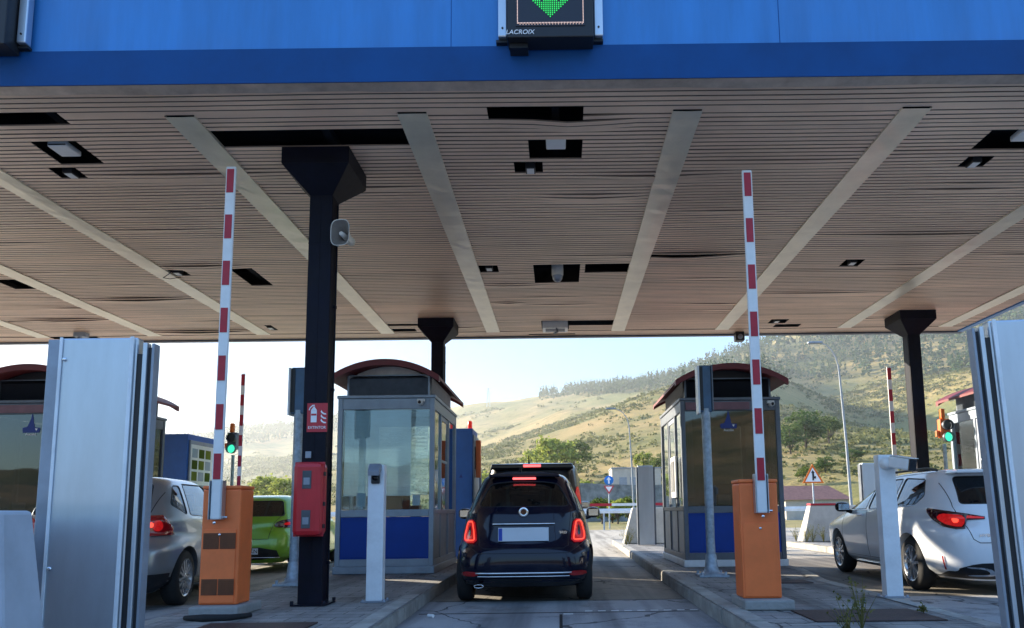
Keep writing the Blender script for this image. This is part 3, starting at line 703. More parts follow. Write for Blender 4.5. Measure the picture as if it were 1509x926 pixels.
def booth(x, y, label, fr, glass, inner, pink, logo, blinds, w=.79, D=2.45, camx=.55):
    t = thing('toll_booth', label, 'toll booth', (x, y, IZ), 0, 'toll booths on the islands')
    F = M[fr]; H = 2.70; s = .075
    B(-w - .02, w + .02, -.02, D + .02, 0, .11).build('plinth', M['white_post'] if pink else M['frame_grey'], t, bevel=.01)
    b = MB()
    for px in (-w, w - s):
        for py in (0, D - s): B(px, px + s, py, py + s, .112, H).build('corner_post', F, t, bevel=.008)
    b = MB()    # rails
    for y0, y1 in ((.006, .06), (D - .06, D - .006)):
        b.box(-w + s + .001, w - s - .001, y0, y1, .112, .22); b.box(-w + s + .001, w - s - .001, y0, y1, .86, .97); b.box(-w + s + .001, w - s - .001, y0, y1, H - .17, H - .002)
    for px0, px1 in ((-w + .006, -w + .06), (w - .06, w - .006)):
        b.box(px0, px1, s + .001, D - s - .001, .112, .2); b.box(px0, px1, s + .001, D - s - .001, .90, .97); b.box(px0, px1, s + .001, D - s - .001, H - .17, H - .002)
        for yy in (.72, 1.55): b.box(px0, px1, yy, yy + .06, .201, H - .171)
    b.build('rail', F, t, bevel=.006)
    if pink: B(-w + s + .01, w - .5, -.02, .003, H - .155, H - .03).build('header', M['fascia_pink'], t, bevel=.004)
    B(-w - .015, w + .015, -.015, D + .015, H + .001, H + .05).build('roof_slab', F, t, bevel=.008)
    B(-w + s + .002, w - s - .002, .025, .05, .222, .858).build('lower_panel', M['panel_blue'], t)
    b = MB(); b.box(-w + s + .03, w - s - .03, .012, .02, .245, .26); b.box(-w + s + .03, w - s - .03, .012, .02, .825, .84); b.build('panel_trim', M['panel_blue'], t)
    for px0 in (-w + .02, w - .04):
        B(px0, px0 + .02, s + .01, .71, .205, .895).build('side_panel', M['alu_dull'], t); B(px0, px0 + .02, 1.62, D - s - .01, .205, .895).build('side_panel', M['alu_dull'], t)
    def pane(name, *a): return B(*a).build(name, M[glass], t)
    pane('front_window', -w + s + .004, w - s - .004, .03, .036, .975, H - .175)
    pane('rear_window', -w + s + .004, w - s - .004, D - .036, D - .03, .975, H - .175)
    for px in (-w + .03, w - .036):
        pane('side_window', px, px + .006, s + .004, .715, .975, H - .175)
        pane('side_window', px, px + .006, 1.615, D - s - .004, .975, H - .175)
    for px in (-w + .022, w - .045):           # sliding door each side
        d = MB(); d.box(px, px + .022, .79, .84, .12, H - .18); d.box(px, px + .022, 1.49, 1.54, .12, H - .18); d.box(px, px + .022, .841, 1.489, .12, .2); d.box(px, px + .022, .841, 1.489, .9, .96); d.box(px, px + .022, .841, 1.489, 1.75, 1.79); d.box(px, px + .022, .841, 1.489, H - .25, H - .18)
        o = d.build('door', M['alu_dull'], t)
        B(px + .008, px + .014, .842, 1.488, .961, H - .251).build('door_window', M[glass], o)
        B(px + .008, px + .014, .842, 1.488, .201, .899).build('door_panel', M['alu_dull'], o)
        B(px - .02 if px < 0 else px + .023, px - .001 if px < 0 else px + .042, .8, .82, .95, 1.15).build('handle', M['black'], o)
    # inside
    B(-w + .05, w - .05, .08, D - .08, .0, .02).build('floor', M['interior'], t)
    B(-w + s + .05, w - s - .05, .12, .62, .80, .84).build('desk', M['interior'], t)
    b = MB(); b.box(-.12, .2, .35, .38, .92, 1.16); b.box(.0, .08, .381, .45, .84, .95); b.build('monitor', M['black'], t); B(-.5, -.3, .2, .42, .842, .98).build('printer', M['alu_dull'], t); B(.36, .5, .18, .36, .842, 1.03).build('card_terminal', M['black'], t)
    b = MB(); b.box(-.25, .2, .9, .98, .95, 1.35); b.box(-.27, .22, .9, 1.3, .5, .58); b.tube([(-.02, 1.1, .5), (-.02, 1.1, .02)], .03, 8); b.build('office_chair', M['fabric'], t)
    if blinds:
        b = MB()
        n = 62
        for k in range(n):
            z = H - .2 - k * (1.32 / n)
            x1 = w - s - .30
            b.quad((-w + s + .02, .075, z), (x1, .075, z), (x1, .083, z - .019), (-w + s + .02, .083, z - .019))
            b.quad((x1 + .0, .075, z), (w - s - .03, .075, z), (w - s - .03, .085, z - .011), (x1, .085, z - .011))
        b.box(-w + s + .02, w - s - .02, .07, .095, H - .2, H - .18)
        b.build('blind', M['blind'], t)
    else:
        b = MB()
        for k in range(80):
            z = H - .2 - k * .0175
            b.quad((-w + s + .01, .075, z), (-w + s + .13, .075, z), (-w + s + .13, .085, z - .008), (-w + s + .01, .085, z - .008))
            b.quad((w - s - .08, .075, z), (w - s - .01, .075, z), (w - s - .01, .085, z - .008), (w - s - .08, .085, z - .008))
        b.build('blind', M['blind'], t)
    for k, (u, z, a_, c_) in enumerate(((-.45, 1.02, .15, .21), (-.25, 1.0, .21, .15), (.42, 1.03, .12, .17))):
        B(u, u + a_, .0385, .0395, z, z + c_).build('notice', M['white'], t)
    # louvred attic
    lw = w - .10; z0, z1 = H + .052, H + .40
    B(-lw, lw, .17, D - .12, z0, z1 - .01).build('attic', M['black' if pink else 'frame_dark'], t)
    b = MB()
    for k in range(12):
        z = z0 + .02 + k * .0265
        b.quad((-lw + .03, .168, z), (lw - .03, .168, z), (lw - .03, .145, z + .022), (-lw + .03, .145, z + .022))
        for sx in (-1, 1): b.quad((sx * (lw + .002), .22, z), (sx * (lw + .002), D - .16, z), (sx * (lw + .02), D - .16, z + .02), (sx * (lw + .02), .22, z + .02))
    b.build('louvre', M['louvre_dk' if pink else 'louvre'], t)
    b = MB(); b.box(-lw, -lw + .03, .135, .166, z0, z1); b.box(lw - .03, lw, .135, .166, z0, z1); b.box(-lw + .031, lw - .031, .135, .166, z0, z0 + .02); b.box(-lw + .031, lw - .031, .135, .166, z1 - .02, z1); b.build('louvre_frame', F, t)
    # curved roof
    hw = w + .10; rise = .27; th = .095; zt = H + .585; RR = (hw * hw + rise * rise) / (2 * rise); n = 26
    def arc(off):
        out = []
        for i in range(n + 1):
            xx = -hw + 2 * hw * i / n; out.append((xx, zt - RR + math.sqrt(RR * RR - xx * xx) - off))
        return out
    up, lo = arc(0), arc(th)
    for ya, yb in ((-.22, -.12), (D + .17, D + .27)):
        b = MB(); b.prism(up + lo[::-1], ya, yb); b.build('roof_edge', M['roof_red'], t)
    up2, lo2 = arc(.004), arc(.05)
    b = MB(); b.prism(up2 + lo2[::-1], -.119, D + .169); b.build('roof', M['roof_red'], t)
    gp = [(p[0] * .86, p[1] + .0) for p in arc(.052) if abs(p[0]) < hw * .9]
    b = MB(); b.prism(gp + [(gp[-1][0], z1 + .002), (gp[0][0], z1 + .002)], .15, .16); b.build('gable', M['gable' if not pink else 'black'], t)
    if logo: sail_logo(t, -.03 if pink else .0, .029, H - .42, 1.0)
    if camx is not None:
        c = thing('booth_camera', 'small white camera above window of ' + label.split(',')[0][:60], 'camera', (x + camx, y - .07, IZ + H - .07))
        B(-.06, .06, -.0, .05, .0, .05).build('mount', M['white'], c, bevel=.008)
        b = MB(); b.lathe([(-.07, 0), (-.07, .035), (.06, .04), (.06, 0)], (.0, -.03, -.02), 'y', 18); b.build('housing', M['white'], c)
        b = MB(); b.lathe([(-.078, 0), (-.078, .022), (-.07, .026)], (.0, -.03, -.02), 'y', 18); b.build('lens', M['lens'], c)
    return t
BW = .73
booth(-2.70, 11.55, 'left toll booth with grey frame, pale blinds and red roof', 'frame_grey', 'g_booth', 1, False, False, True, w=.755, camx=.55)
booth(2.82, 12.2, 'right toll booth with dark frame, sailboat sticker and red roof', 'frame_dark', 'g_mirror', 1, True, True, False, w=.82, camx=.66)
booth(-8.25, 11.6, 'toll booth at far left behind the aluminium cabinet, sailboat sticker', 'frame_dark', 'g_mirror', 1, True, True, False, w=.79, camx=None)
booth(8.50, 12.2, 'toll booth at far right mostly behind the aluminium cabinet', 'frame_grey', 'g_booth', 1, False, False, True, w=.80, camx=None)
# card reader on the right booth's side
t = thing('ticket_reader', 'white ticket reader panel on the side of right booth', 'ticket reader', (1.975, 12.85, 1.62))
B(-.03, 0, -.25, .25, -.35, .35).build('frame', M['white'], t, bevel=.008)
B(-.036, -.031, -.17, .17, -.25, .27).build('screen', M['interior'], t)
B(-.04, -.037, -.02, .0, -.25, .27).build('divider', M['white'], t)

# payment kiosks
def kiosk(x0, x1, y0, y1, ztop, label, poster):
    t = thing('payment_kiosk', label, 'payment kiosk', ((x0 + x1) / 2, y0, IZ), 0, 'blue payment kiosks behind the booths')
    w = (x1 - x0) / 2; D = y1 - y0; H = ztop - IZ
    B(-w, w, 0, D, .02, H).build('case', M['kiosk_blue'], t, bevel=.01)
    B(-w + .03, w - .03, -.006, -.001, .08, H * .62).build('door', M['kiosk_blue'], t, bevel=.002)
    o = B(w + .001, w + .03, .05, D - .04, .4, H - .12).build('service_panel', M['alu_dull'], t, bevel=.006)
    if not poster: B(w + .031, w + .036, .12, D - .14, H - .8, H - .35).build('screen', M['led_panel'], o)
    if poster:
        B(w + .031, w + .034, .08, D - .1, H - 1.0, H - .2).build('poster', M['white'], o)
        for r_ in range(3):
            for k in range(3): B(w + .035, w + .038, .13 + k * .28, .13 + k * .28 + .22, H - .92 + r_ * .23, H - .74 + r_ * .23).build('poster_field', M[('leaf_light', 'frame_grey', 'leaf_mid')[(r_ * 2 + k) % 3]], o)
    for k in range(3): B(w + .031, w + .04, .15, D - .2, .6 + k * .2, .66 + k * .2).build('slot', M['black'], o)
    b = MB(); b.prism([(-.1, H - 1.05), (-.02, H - .9), (.02, H - 1.0), (.1, H - 1.0), (.14, H - 1.12), (-.05, H - 1.14)], -.004, -.001); b.build('logo', M['logo_blue'], t)
    return t
kiosk(-2.12, -1.72, 14.7, 15.6, 2.72, 'narrow blue payment kiosk between left booth and dark small car', False)
kiosk(-8.4, -7.35, 14.7, 15.9, 2.68, 'wide blue payment kiosk with yellow green poster at left', True)
t = thing('warning_beacon', 'red warning beacon on top of the narrow blue kiosk', 'beacon', (-1.80, 14.95, 2.725))
b = MB(); b.lathe([(0, .055), (.02, .055), (.02, .045), (.14, .045), (.17, .03), (.175, 0)], axis='z', seg=18); b.build('dome', M['red_lamp'], t)
t = thing('signal_bar', 'orange brown vertical signal bar on narrow blue kiosk side', 'signal', (-1.62, 14.95, 2.1))
B(-.055, .04, -.06, .06, -.35, .40).build('case', M['orange'], t, bevel=.012)

# traffic lights
def tlight(x, y, H, label, back):
    t = thing('traffic_light', label, 'traffic light', (x, y, IZ), 0, 'small two lamp traffic lights')
    b = MB(); b.tube([(0, .04, 0), (0, .04, H - .55)], .035, 12); b.build('pole', M['galv'], t)
    B(-.1, .1, -.06, .08, H - .44, H - .08).build('housing', M['orange' if back else 'frame_dark'], t, bevel=.02)
    B(-.06, .02, -.04, .06, H - .078, H + .12).build('top_lamp', M['orange_lamp'], t, bevel=.02)
    for z, m in ((H - .2, 'lens'), (H - .43, 'green_lit')):
        b = MB(); b.lathe([(-.062, .098), (-.15, .098), (-.15, .092), (-.062, .092)], (.02, 0, z), 'y', 20); b.build('visor', M['frame_dark'], t)
        b = MB(); b.lathe([(-.085, 0), (-.08, .06), (-.062, .09)], (.02, 0, z), 'y', 20); b.build('lamp', M[m if m != 'lens' else 'interior'], t)
    B(-.16, -.101, -.02, .04, H - .42, H - .3).build('bracket', M['orange'], t, bevel=.01)
tlight(-6.86, 15.6, 2.72, 'traffic light with green lamp lit beside left striped arm', False)
tlight(7.36, 14.2, 2.66, 'orange traffic light with green lamp right of black column', True)

# slim cabinets and concrete barriers beyond the booths
def slim(x, y, H, label):
    t = thing('slim_cabinet', label, 'cabinet', (x, y, IZ), 0, 'slim aluminium cabinets behind the booths')
    B(-.2, .2, 0, .22, .02, H).build('case', M['alu'], t, bevel=.01)
    B(.201, .25, .03, .2, .02, H - .03).build('side_rail', M['frame_dark'], t)
    B(-.24, -.201, .03, .2, .02, H - .03).build('side_rail', M['frame_dark'], t)
slim(2.28, 19.9, 2.1, 'slim aluminium cabinet left of the right toll booth')
slim(8.25, 19.9, 2.1, 'slim aluminium cabinet behind the white estate car')
slim(-2.35, 19.9, 2.0, 'slim pale cabinet behind the narrow blue kiosk')
def jersey(x0, x1, y, label, stripe):
    t = thing('concrete_barrier', label, 'concrete barrier', (0, y, IZ), 0, 'concrete barriers at the island ends')
    b = MB(); b.hexa([(x0, 0, 0), (x1, 0, 0), (x1, .6, 0), (x0, .6, 0)], [(x0 + .28, .14, 1.0), (x1, .14, 1.0), (x1, .46, 1.0), (x0 + .28, .46, 1.0)]); b.build('wall', M['jersey_sunlit'], t, bevel=.03)
    if stripe: B(x0 + .28, x0 + 1.0, .13, .47, 1.002, 1.06).build('red_stripe', M['red_refl'], t, bevel=.01)
jersey(1.75, 3.6, 21.0, 'sunlit concrete barrier left of the right booth', False)
jersey(6.75, 9.2, 21.0, 'sunlit concrete barrier with red cap left of white car', True)
jersey(-3.6, -1.9, 21.0, 'concrete barrier behind the left toll booth', False)

# steel covers
for x0, x1, y0, y1, l in ((-2.95, -2.05, 5.55, 6.45, 'brown steel cover in the left island paving'), (2.05, 3.1, 6.15, 6.85, 'brown steel cover in front of right camera post'),
                      (2.4, 3.1, 9.35, 9.75, 'small brown steel cover behind the plain orange cabinet')):
    tag(B(x0, x1, y0, y1, IZ - .003, IZ + .009).build('access_cover', M['steel_brown'], bevel=.003), l, 'cover', 'steel access covers in the paving')
b = MB(); b.tube([(-3.3, 6.7, IZ + .02), (-3.1, 6.62, IZ + .025), (-2.9, 6.68, IZ + .02), (-2.78, 6.85, IZ + .02)], [.02, .035, .03, .02], 8)
tag(b.build('rubber_strip', M['rubber']), 'black rubber strip lying at the vented cabinet plinth', 'rubber strip')
b = MB(); b.tube([(-1.36, 7.8, .02), (-1.30, 7.76, .02)], .018, 8); tag(b.build('crumpled_cup', M['white']), 'small white litter on the lane by left kerb', 'litter')
for x, y, l in ((.02, 7.9, 'scrap of white paper on the lane apron centre'), ):
    tag(B(x, x + .1, y, y + .03, .003, .008).build('paper_scrap', M['white']), l, 'litter')

# ------------------------------------------------------------------ foliage helpers
def quads_obj(name, cen, size, mats, parent=None, flat=0.):
    n = len(cen); cen = np.asarray(cen, dtype=np.float32); size = np.asarray(size, dtype=np.float32).reshape(-1, 1)
    a = rng.normal(size=(n, 3)); a[:, 2] *= (1 - flat); a /= np.linalg.norm(a, axis=1, keepdims=True)
    h = rng.normal(size=(n, 3)); u = np.cross(a, h); u /= np.linalg.norm(u, axis=1, keepdims=True); v = np.cross(a, u)
    asp = rng.uniform(.5, 1., (n, 1))
    P = np.stack([cen - u * size, cen - v * size * asp, cen + u * size, cen + v * size * asp], 1).reshape(-1, 3)
    me = bpy.data.meshes.new(name); me.vertices.add(4 * n); me.vertices.foreach_set('co', P.astype(np.float32).ravel())
    me.loops.add(4 * n); me.loops.foreach_set('vertex_index', np.arange(4 * n, dtype=np.int32))
    me.polygons.add(n); me.polygons.foreach_set('loop_start', np.arange(0, 4 * n, 4, dtype=np.int32))
    me.materials.append(mats); me.update(calc_edges=True); me.validate()
    o = bpy.data.objects.new(name, me); C.objects.link(o)
    if parent: o.parent = parent
    return o
def crown_pts(n, rx, rz, zc, clumps=26, spread=.24):
    cl = rng.normal(size=(clumps, 3)); cl /= np.linalg.norm(cl, axis=1, keepdims=True)
    cl *= rng.uniform(.35, 1., (clumps, 1)) ** .6
    cl = cl * np.array([rx, rx, rz]) * .82 + np.array([0, 0, zc])
    k = rng.integers(0, clumps, n); r_ = rng.normal(size=(n, 3)); r_ /= np.linalg.norm(r_, axis=1, keepdims=True)
    return cl[k] + r_ * rng.uniform(.3, 1, (n, 1)) * np.array([rx, rx, rz * .8]) * spread * rng.uniform(.7, 1.5, (clumps, 1))[k], cl
def tree_proto(name, h, rx, m, n=1500, leaf=.16, crown0=.25, clumps=30, label='', group='', spread=.26):
    t = thing(name, label, 'tree', (0, 0, -50), 0, group)
    rz = h * (1 - crown0) / 2; zc = h * crown0 + rz
    p, cl = crown_pts(n, rx, rz, zc, clumps, spread)
    o = quads_obj('crown', p, rng.uniform(.6, 1.3, n) * leaf, M[m], t)
    b = MB(); b.tube([(0, 0, -.4), (.05, .02, h * .2), (-.04, .05, h * .5), (0, 0, h * .82)], [h * .028, h * .022, h * .014, h * .004], 8)
    for c in cl[:10]: b.tube([(0, 0, h * crown0 + .1), tuple((c * .5 + np.array([0, 0, h * crown0 * .6]))), tuple(c)], [h * .012, h * .007, h * .002], 5)
    b.build('trunk', M['bark'], t)
    return t

# ------------------------------------------------------------------ terrain
def vnoise(x, y, seed=0):
    xi, yi = np.floor(x).astype(int), np.floor(y).astype(int); xf, yf = x - xi, y - yi
    def h(a, b_): 
        n = (a * 374761393 + b_ * 668265263 + seed * 1442695041) & 0xffffffff
        n = ((n ^ (n >> 13)) * 1274126177) & 0xffffffff
        return ((n ^ (n >> 16)) & 0xffff) / 65535.
    u, v = xf * xf * (3 - 2 * xf), yf * yf * (3 - 2 * yf)
    return (h(xi, yi) * (1 - u) + h(xi + 1, yi) * u) * (1 - v) + (h(xi, yi + 1) * (1 - u) + h(xi + 1, yi + 1) * u) * v
def fbm(x, y, o=5, seed=0):
    s = 0; a = .5
    for k in range(o): s = s + a * (vnoise(x * 2 ** k + 17 * k, y * 2 ** k, seed + k) - .5); a *= .5
    return s
PX = np.array([-1500, -600, 0, 240, 440, 560, 665, 720, 800, 860, 985, 1115, 1300, 1509, 1800, 2600])
SK = np.array([.100, .105, .112, .106, .117, .127, .138, .147, .158, .165, .178, .222, .270, .306, .33, .34])   # height / distance of the crest
YR = np.array([1300, 1300, 1250, 1200, 1150, 1100, 1000, 950, 900, 880, 850, 820, 790, 760, 740, 720])
EN = np.array([.03, .03, .035, .04, .055, .07, .088, .104, .128, .144, .172, .184, .190, .197, .21, .22])        # the nearer golden spur
def terrain(X, Y):
    X = np.asarray(X, float); Y = np.asarray(Y, float)
    px = 824 + 1100 * X / np.maximum(Y, 1)
    s = np.interp(px, PX, SK); yr = np.interp(px, PX, YR)
    y0 = np.interp(px, [400, 700, 1000, 1300], [150, 120, 110, 70])
    t_ = np.clip((Y - y0) / (yr - y0), 0, None)
    en = np.interp(px, PX, EN); yn = 430 + 40 * np.sin(px / 90)
    tn = np.clip((Y - y0) / (yn - y0), 0, 1); e1 = en * tn ** .62
    td = np.clip((Y - yn) / 120, 0, 1); e2 = en - .020 * np.sin(td * PI * .5) 
    tf = np.clip((Y - yn - 120) / np.maximum(yr - yn - 120, 50), 0, 1); e3 = (en - .020) + (s - en + .020) * tf ** .85
    e_ = np.where(Y < yn, e1, np.where(Y < yn + 120, e2, e3)) - .25 * s * np.clip(t_ - 1, 0, 2)
    H = Y * e_
    k = np.clip(Y / 300, 0, 1.3)
    # gullies falling toward the valley
    r1 = np.abs(fbm(X / 150 + Y / 420, Y / 330, 4, 3)) * 2
    H = H + k * (18 * fbm(X / 150, Y / 150, 6, 1) - 22 * (r1 - .25) * np.clip(t_, 0, 1) * np.clip(1.6 - t_, 0, 1))
    # long spur with a shaded flank to its right
    sp_ = X - (90 + (Y - 300) * .10); w_ = np.exp(-((Y - 430) / 170) ** 2)
    H = H + w_ * (7 * np.exp(-(sp_ / 70) ** 2) - 26 * np.exp(-((sp_ - 85) / 50) ** 2))
    H = H * np.clip((Y - y0 + 25) / 60, 0, 1) ** .8
    return H - .6
def build_grid(name, us, Ys, sgn, fn, m):
    U, Yv = np.meshgrid(us, Ys); Xv = U * (Yv + 60)
    Z = fn(Xv, Yv); P = np.stack([Xv, Yv * sgn, Z], -1).reshape(-1, 3)
    nu, ny = len(us), len(Ys)
    i = np.arange(ny - 1)[:, None] * nu + np.arange(nu - 1)[None]; i = i.ravel()
    q = np.stack([i, i + 1, i + nu + 1, i + nu], 1)
    if sgn < 0: q = q[:, ::-1]
    me = bpy.data.meshes.new(name); me.from_pydata(P.tolist(), [], q.tolist()); me.materials.append(m)
    me.polygons.foreach_set('use_smooth', [True] * len(q))
    o = bpy.data.objects.new(name, me); C.objects.link(o); o['kind'] = 'structure'; return o
Ys = 45 * (1800 / 45) ** (np.linspace(0, 1, 230))
build_grid('hills', np.linspace(-1.5, 1.4, 330), Ys, 1, terrain, M['hill'])
def back_terrain(X, Y):
    e = .06 + .10 * np.clip((X + 100) / 300, 0, 1) + .07 * fbm(X / 120, Y * 0 + 3, 4, 9)
    return np.where(Y > 70, Y * e * np.clip((Y - 70) / 260, 0, 1) ** .7, 0) + 12 * fbm(X / 60, Y / 60, 4, 5) * np.clip((Y - 90) / 100, 0, 1) - .5
build_grid('hills', np.linspace(-1.6, 1.6, 90), 60 * (500 / 60) ** (np.linspace(0, 1, 50)), -1, back_terrain, M['hill_back'])

def elev_line(px, table): return np.interp(px, table[0], table[1])
FL = (np.array([-1500, 0, 300, 560, 665, 770, 800, 860, 985, 1115, 1200, 1290, 1380, 1430, 1509, 2600]),
      np.array([.07, .075, .085, .125, .16, .168, .152, .155, .165, .172, .174, .178, .182, .186, .19, .2]))    # forest starts above this height/distance
# conifer wood: one mass
def on_hill(n, pxr, yr_):
    px = rng.uniform(*pxr, n); Y = np.sqrt(rng.uniform(yr_[0] ** 2, yr_[1] ** 2, n)); X = (px - 824) / 1100 * Y
    return px, X, Y, terrain(X, Y)
px, X, Y, Z = on_hill(110000, (-200, 2000), (400, 1250))
e = Z / Y; yr_ = np.interp(px, PX, YR)
dens = vnoise(X / 60, Y / 60, 21)
keep = (e > elev_line(px, FL) + .01 * (dens - .5)) & (Y < yr_ * 1.12) & (dens > .12) & (rng.uniform(0, 1, len(px)) < np.where(px < 560, .75, 1.))
X, Y, Z, px = X[keep][:11000], Y[keep][:11000], Z[keep][:11000], px[keep][:11000]
cen = []; siz = []
for x, y, z in zip(X, Y, Z):
    k = 15; h = rng.uniform(8, 15); r_ = h * rng.uniform(.15, .24); q = rng.uniform(0, 1, k) ** .8; a = rng.uniform(0, 2 * PI, k)
    rad = r_ * (1.05 - q) * rng.uniform(.5, 1, k)
    cen.append(np.stack([x + rad * np.cos(a), y + rad * np.sin(a), z + h * (.12 + .88 * q)], 1)); siz.append((.30 + .75 * (1 - q)) * r_ * .75)
o = quads_obj('conifer_forest', np.concatenate(cen), np.concatenate(siz), M['conifer']); o['kind'] = 'stuff'; o['label'] = 'dark conifer forest along the upper hillside'; o['category'] = 'forest'
# scrub: one mass
px, X, Y, Z = on_hill(60000, (150, 1900), (100, 900))
e = Z / Y; d1 = fbm(X / 45, Y / 45, 3, 31); d2 = fbm(X / 160, Y / 160, 3, 37)
band = np.clip(1 - np.abs((px - 1270) / 150), 0, 1)  # extra scrub added here to darken the valley, standing in for shade
keep = (e < elev_line(px, FL) + .01) & (e > .012) & ((d1 + d2 * 1.1 + .22 * band + rng.normal(0, .10, len(px))) > .10) & ~((px > 860) & (px < 1010) & (Y < 125)) & ~((px > 1120) & (px < 1260) & (Y < 120))
X, Y, Z = X[keep][:16000], Y[keep][:16000], Z[keep][:16000]
cen = []; siz = []
for x, y, z in zip(X, Y, Z):
    k = 14; r_ = rng.uniform(.4, 1.5) * (.6 + y / 400); a = rng.normal(size=(k, 3)); a /= np.linalg.norm(a, axis=1, keepdims=True)
    p = a * r_ * rng.uniform(.6, 1, (k, 1)) * np.array([1.25, 1.25, .8]); p[:, 2] = np.abs(p[:, 2])
    cen.append(p + np.array([x, y, z - .1])); siz.append(rng.uniform(.22, .45, k) * r_)
o = quads_obj('hillside_scrub', np.concatenate(cen), np.concatenate(siz), M['leaf_olive']); o['kind'] = 'stuff'; o['label'] = 'olive green scrub scattered over the golden slope'; o['category'] = 'scrub'

# individual trees of the valley floor
G1 = 'broadleaf trees on the valley floor'
pr = {'light': tree_proto('broadleaf_tree', 7, 2.4, 'leaf_light', 1900, .17, .18, 34, '', G1),
      'mid': tree_proto('broadleaf_tree', 7, 3.0, 'leaf_mid', 2000, .19, .12, 36, '', G1),
      'dark': tree_proto('broadleaf_tree', 6, 3.3, 'leaf_dark', 2000, .19, .08, 36, '', G1)}
def gz(x, y): return max(float(terrain(np.array([x]), np.array([y]))[0]), -.02)
used = set()
def place(kind, pxx, Y, h, wf, label):
    p = pr[kind]; base = {'light': 7, 'mid': 7, 'dark': 6}[kind]; x = (pxx - 824) / 1100 * Y; z = gz(x, Y)
    if kind not in used: used.add(kind); t = p; t.location = (x, Y, z); t['label'] = label
    else: t = dup(p, (x, Y, z), random.uniform(0, 6.28), label)
    s = h / base; t.scale = (s * wf, s * wf, s); t.rotation_euler[2] = random.uniform(0, 6)
TREES = [('light', 865, 92, 5.6, .75, 'bright yellow green poplar right of the dark car roof'),
    ('light', 818, 150, 13, 1.2, 'large pale green tree above the dark car roof'), ('light', 790, 165, 9.5, 1.3, 'green tree left of the large pale tree'),
    ('mid', 845, 170, 10, 1.2, 'green tree right of the large pale tree'), ('light', 700, 120, 7.5, 1.3, 'pale green bush beside the blue kiosk'),
    ('light', 722, 135, 8, 1.4, 'pale green tree between kiosk and car roof'), ('mid', 742, 118, 4.5, 1.4, 'low green tree left of the car antenna'),
    ('mid', 672, 125, 5.5, 1.2, 'green tree hidden partly by the blue kiosk'),
    ('mid', 885, 66, 2.6, 1.3, 'green shrub left of the blue arrow sign'), ('light', 908, 64, 2.4, 1.3, 'pale shrub behind the blue arrow sign'),
    ('mid', 925, 67, 2.7, 1.2, 'green shrub beside the left lamp post'), ('dark', 900, 70, 2.3, 1.5, 'dark low shrub before the stone wall'),
    ('light', 948, 150, 6, 1.2, 'pale tree above the cream building'), ('mid', 975, 140, 6, 1.2, 'green tree right of the cream building'),
    ('dark', 1188, 175, 10, 1.15, 'dark round tree right of the right booth'), ('mid', 1222, 190, 8, 1.3, 'green round tree beside tall lamp post'),
    ('dark', 1165, 165, 7, 1.2, 'dark tree tucked behind the right booth edge'), ('mid', 1185, 120, 3.4, 1.4, 'low bush above the red tiled house'),
    ('dark', 1215, 130, 3.0, 1.5, 'low dark bush above the triangle sign'), ('dark', 1255, 140, 2.6, 1.9, 'low dark bush right of tall lamp post'),
    ('light', 392, 130, 9, 1.3, 'tall pale tree left of the black column'), ('light', 418, 120, 8, 1.2, 'pale tree beside the black column'),
    ('mid', 375, 140, 8, 1.3, 'green tree behind the distant left arm'), ('light', 350, 130, 6, 1.4, 'pale low tree behind the traffic light'),
    ('mid', 440, 115, 6, 1.2, 'green tree partly hidden by the black column'), ('mid', 320, 150, 7, 1.4, 'green tree left of the left striped arm'),
    ('dark', 1372, 95, 2.0, 1.6, 'dark shrub between black column and orange traffic light'), ('mid', 1405, 80, 2.2, 1.3, 'green shrub under the orange traffic light')]
for a in TREES: place(*a)
# skyline trees at the left
for k, pxx in enumerate((322, 338, 352, 372, 392, 408, 428)):
    Yt = 1140; x = (pxx - 824) / 1100 * Yt
    place('dark', pxx, Yt, 11 + 3 * (k % 3), 1.1, 'tiny tree silhouette on the left skyline, number %s from the left' % ('one two three four five six seven'.split()[k]))

# ------------------------------------------------------------------ far things
t = thing('stone_wall', 'grey stone retaining wall below the cream building', 'wall', (0, 82, 0))
b = MB(); b.prism([(-9, 0), (19, 0), (19, 3.2), (12, 3.9), (8, 3.9), (2, 4.2), (-3, 3.4), (-9, 2.4)], 0, 2.0); b.build('wall', M['stone'], t)
t = thing('industrial_building', 'plain cream industrial building above the stone wall', 'building', (9.6, 96, 3.9))
B(-2.9, 3.4, 0, 6, -1, 2.6).build('wall', M['cream'], t); B(-3.0, 3.5, -.1, 6.1, 2.602, 2.75).build('roof', M['alu_dull'], t)
for x in (-2.0, -.6): B(x, x + 1.0, -.03, -.005, -.3, 1.5).build('door', M['alu_dull'], t)
t = thing('tiled_house', 'low house with red tiled roof behind concrete barrier', 'house', (26.0, 76, .4))
B(-3.2, 3.2, 0, 6, -.5, 1.6).build('wall', M['cream'], t)
b = MB(); b.hexa([(-3.6, -.3, 1.6), (3.6, -.3, 1.6), (3.6, 6.3, 1.6), (-3.6, 6.3, 1.6)], [(-3.4, 2.9, 3.1), (2.2, 2.9, 3.1), (2.2, 3.1, 3.1), (-3.4, 3.1, 3.1)]); b.build('roof', M['tile'], t)
B(1.2, 2.0, -.04, -.005, .3, 1.2).build('window', M['black_gl'], t)
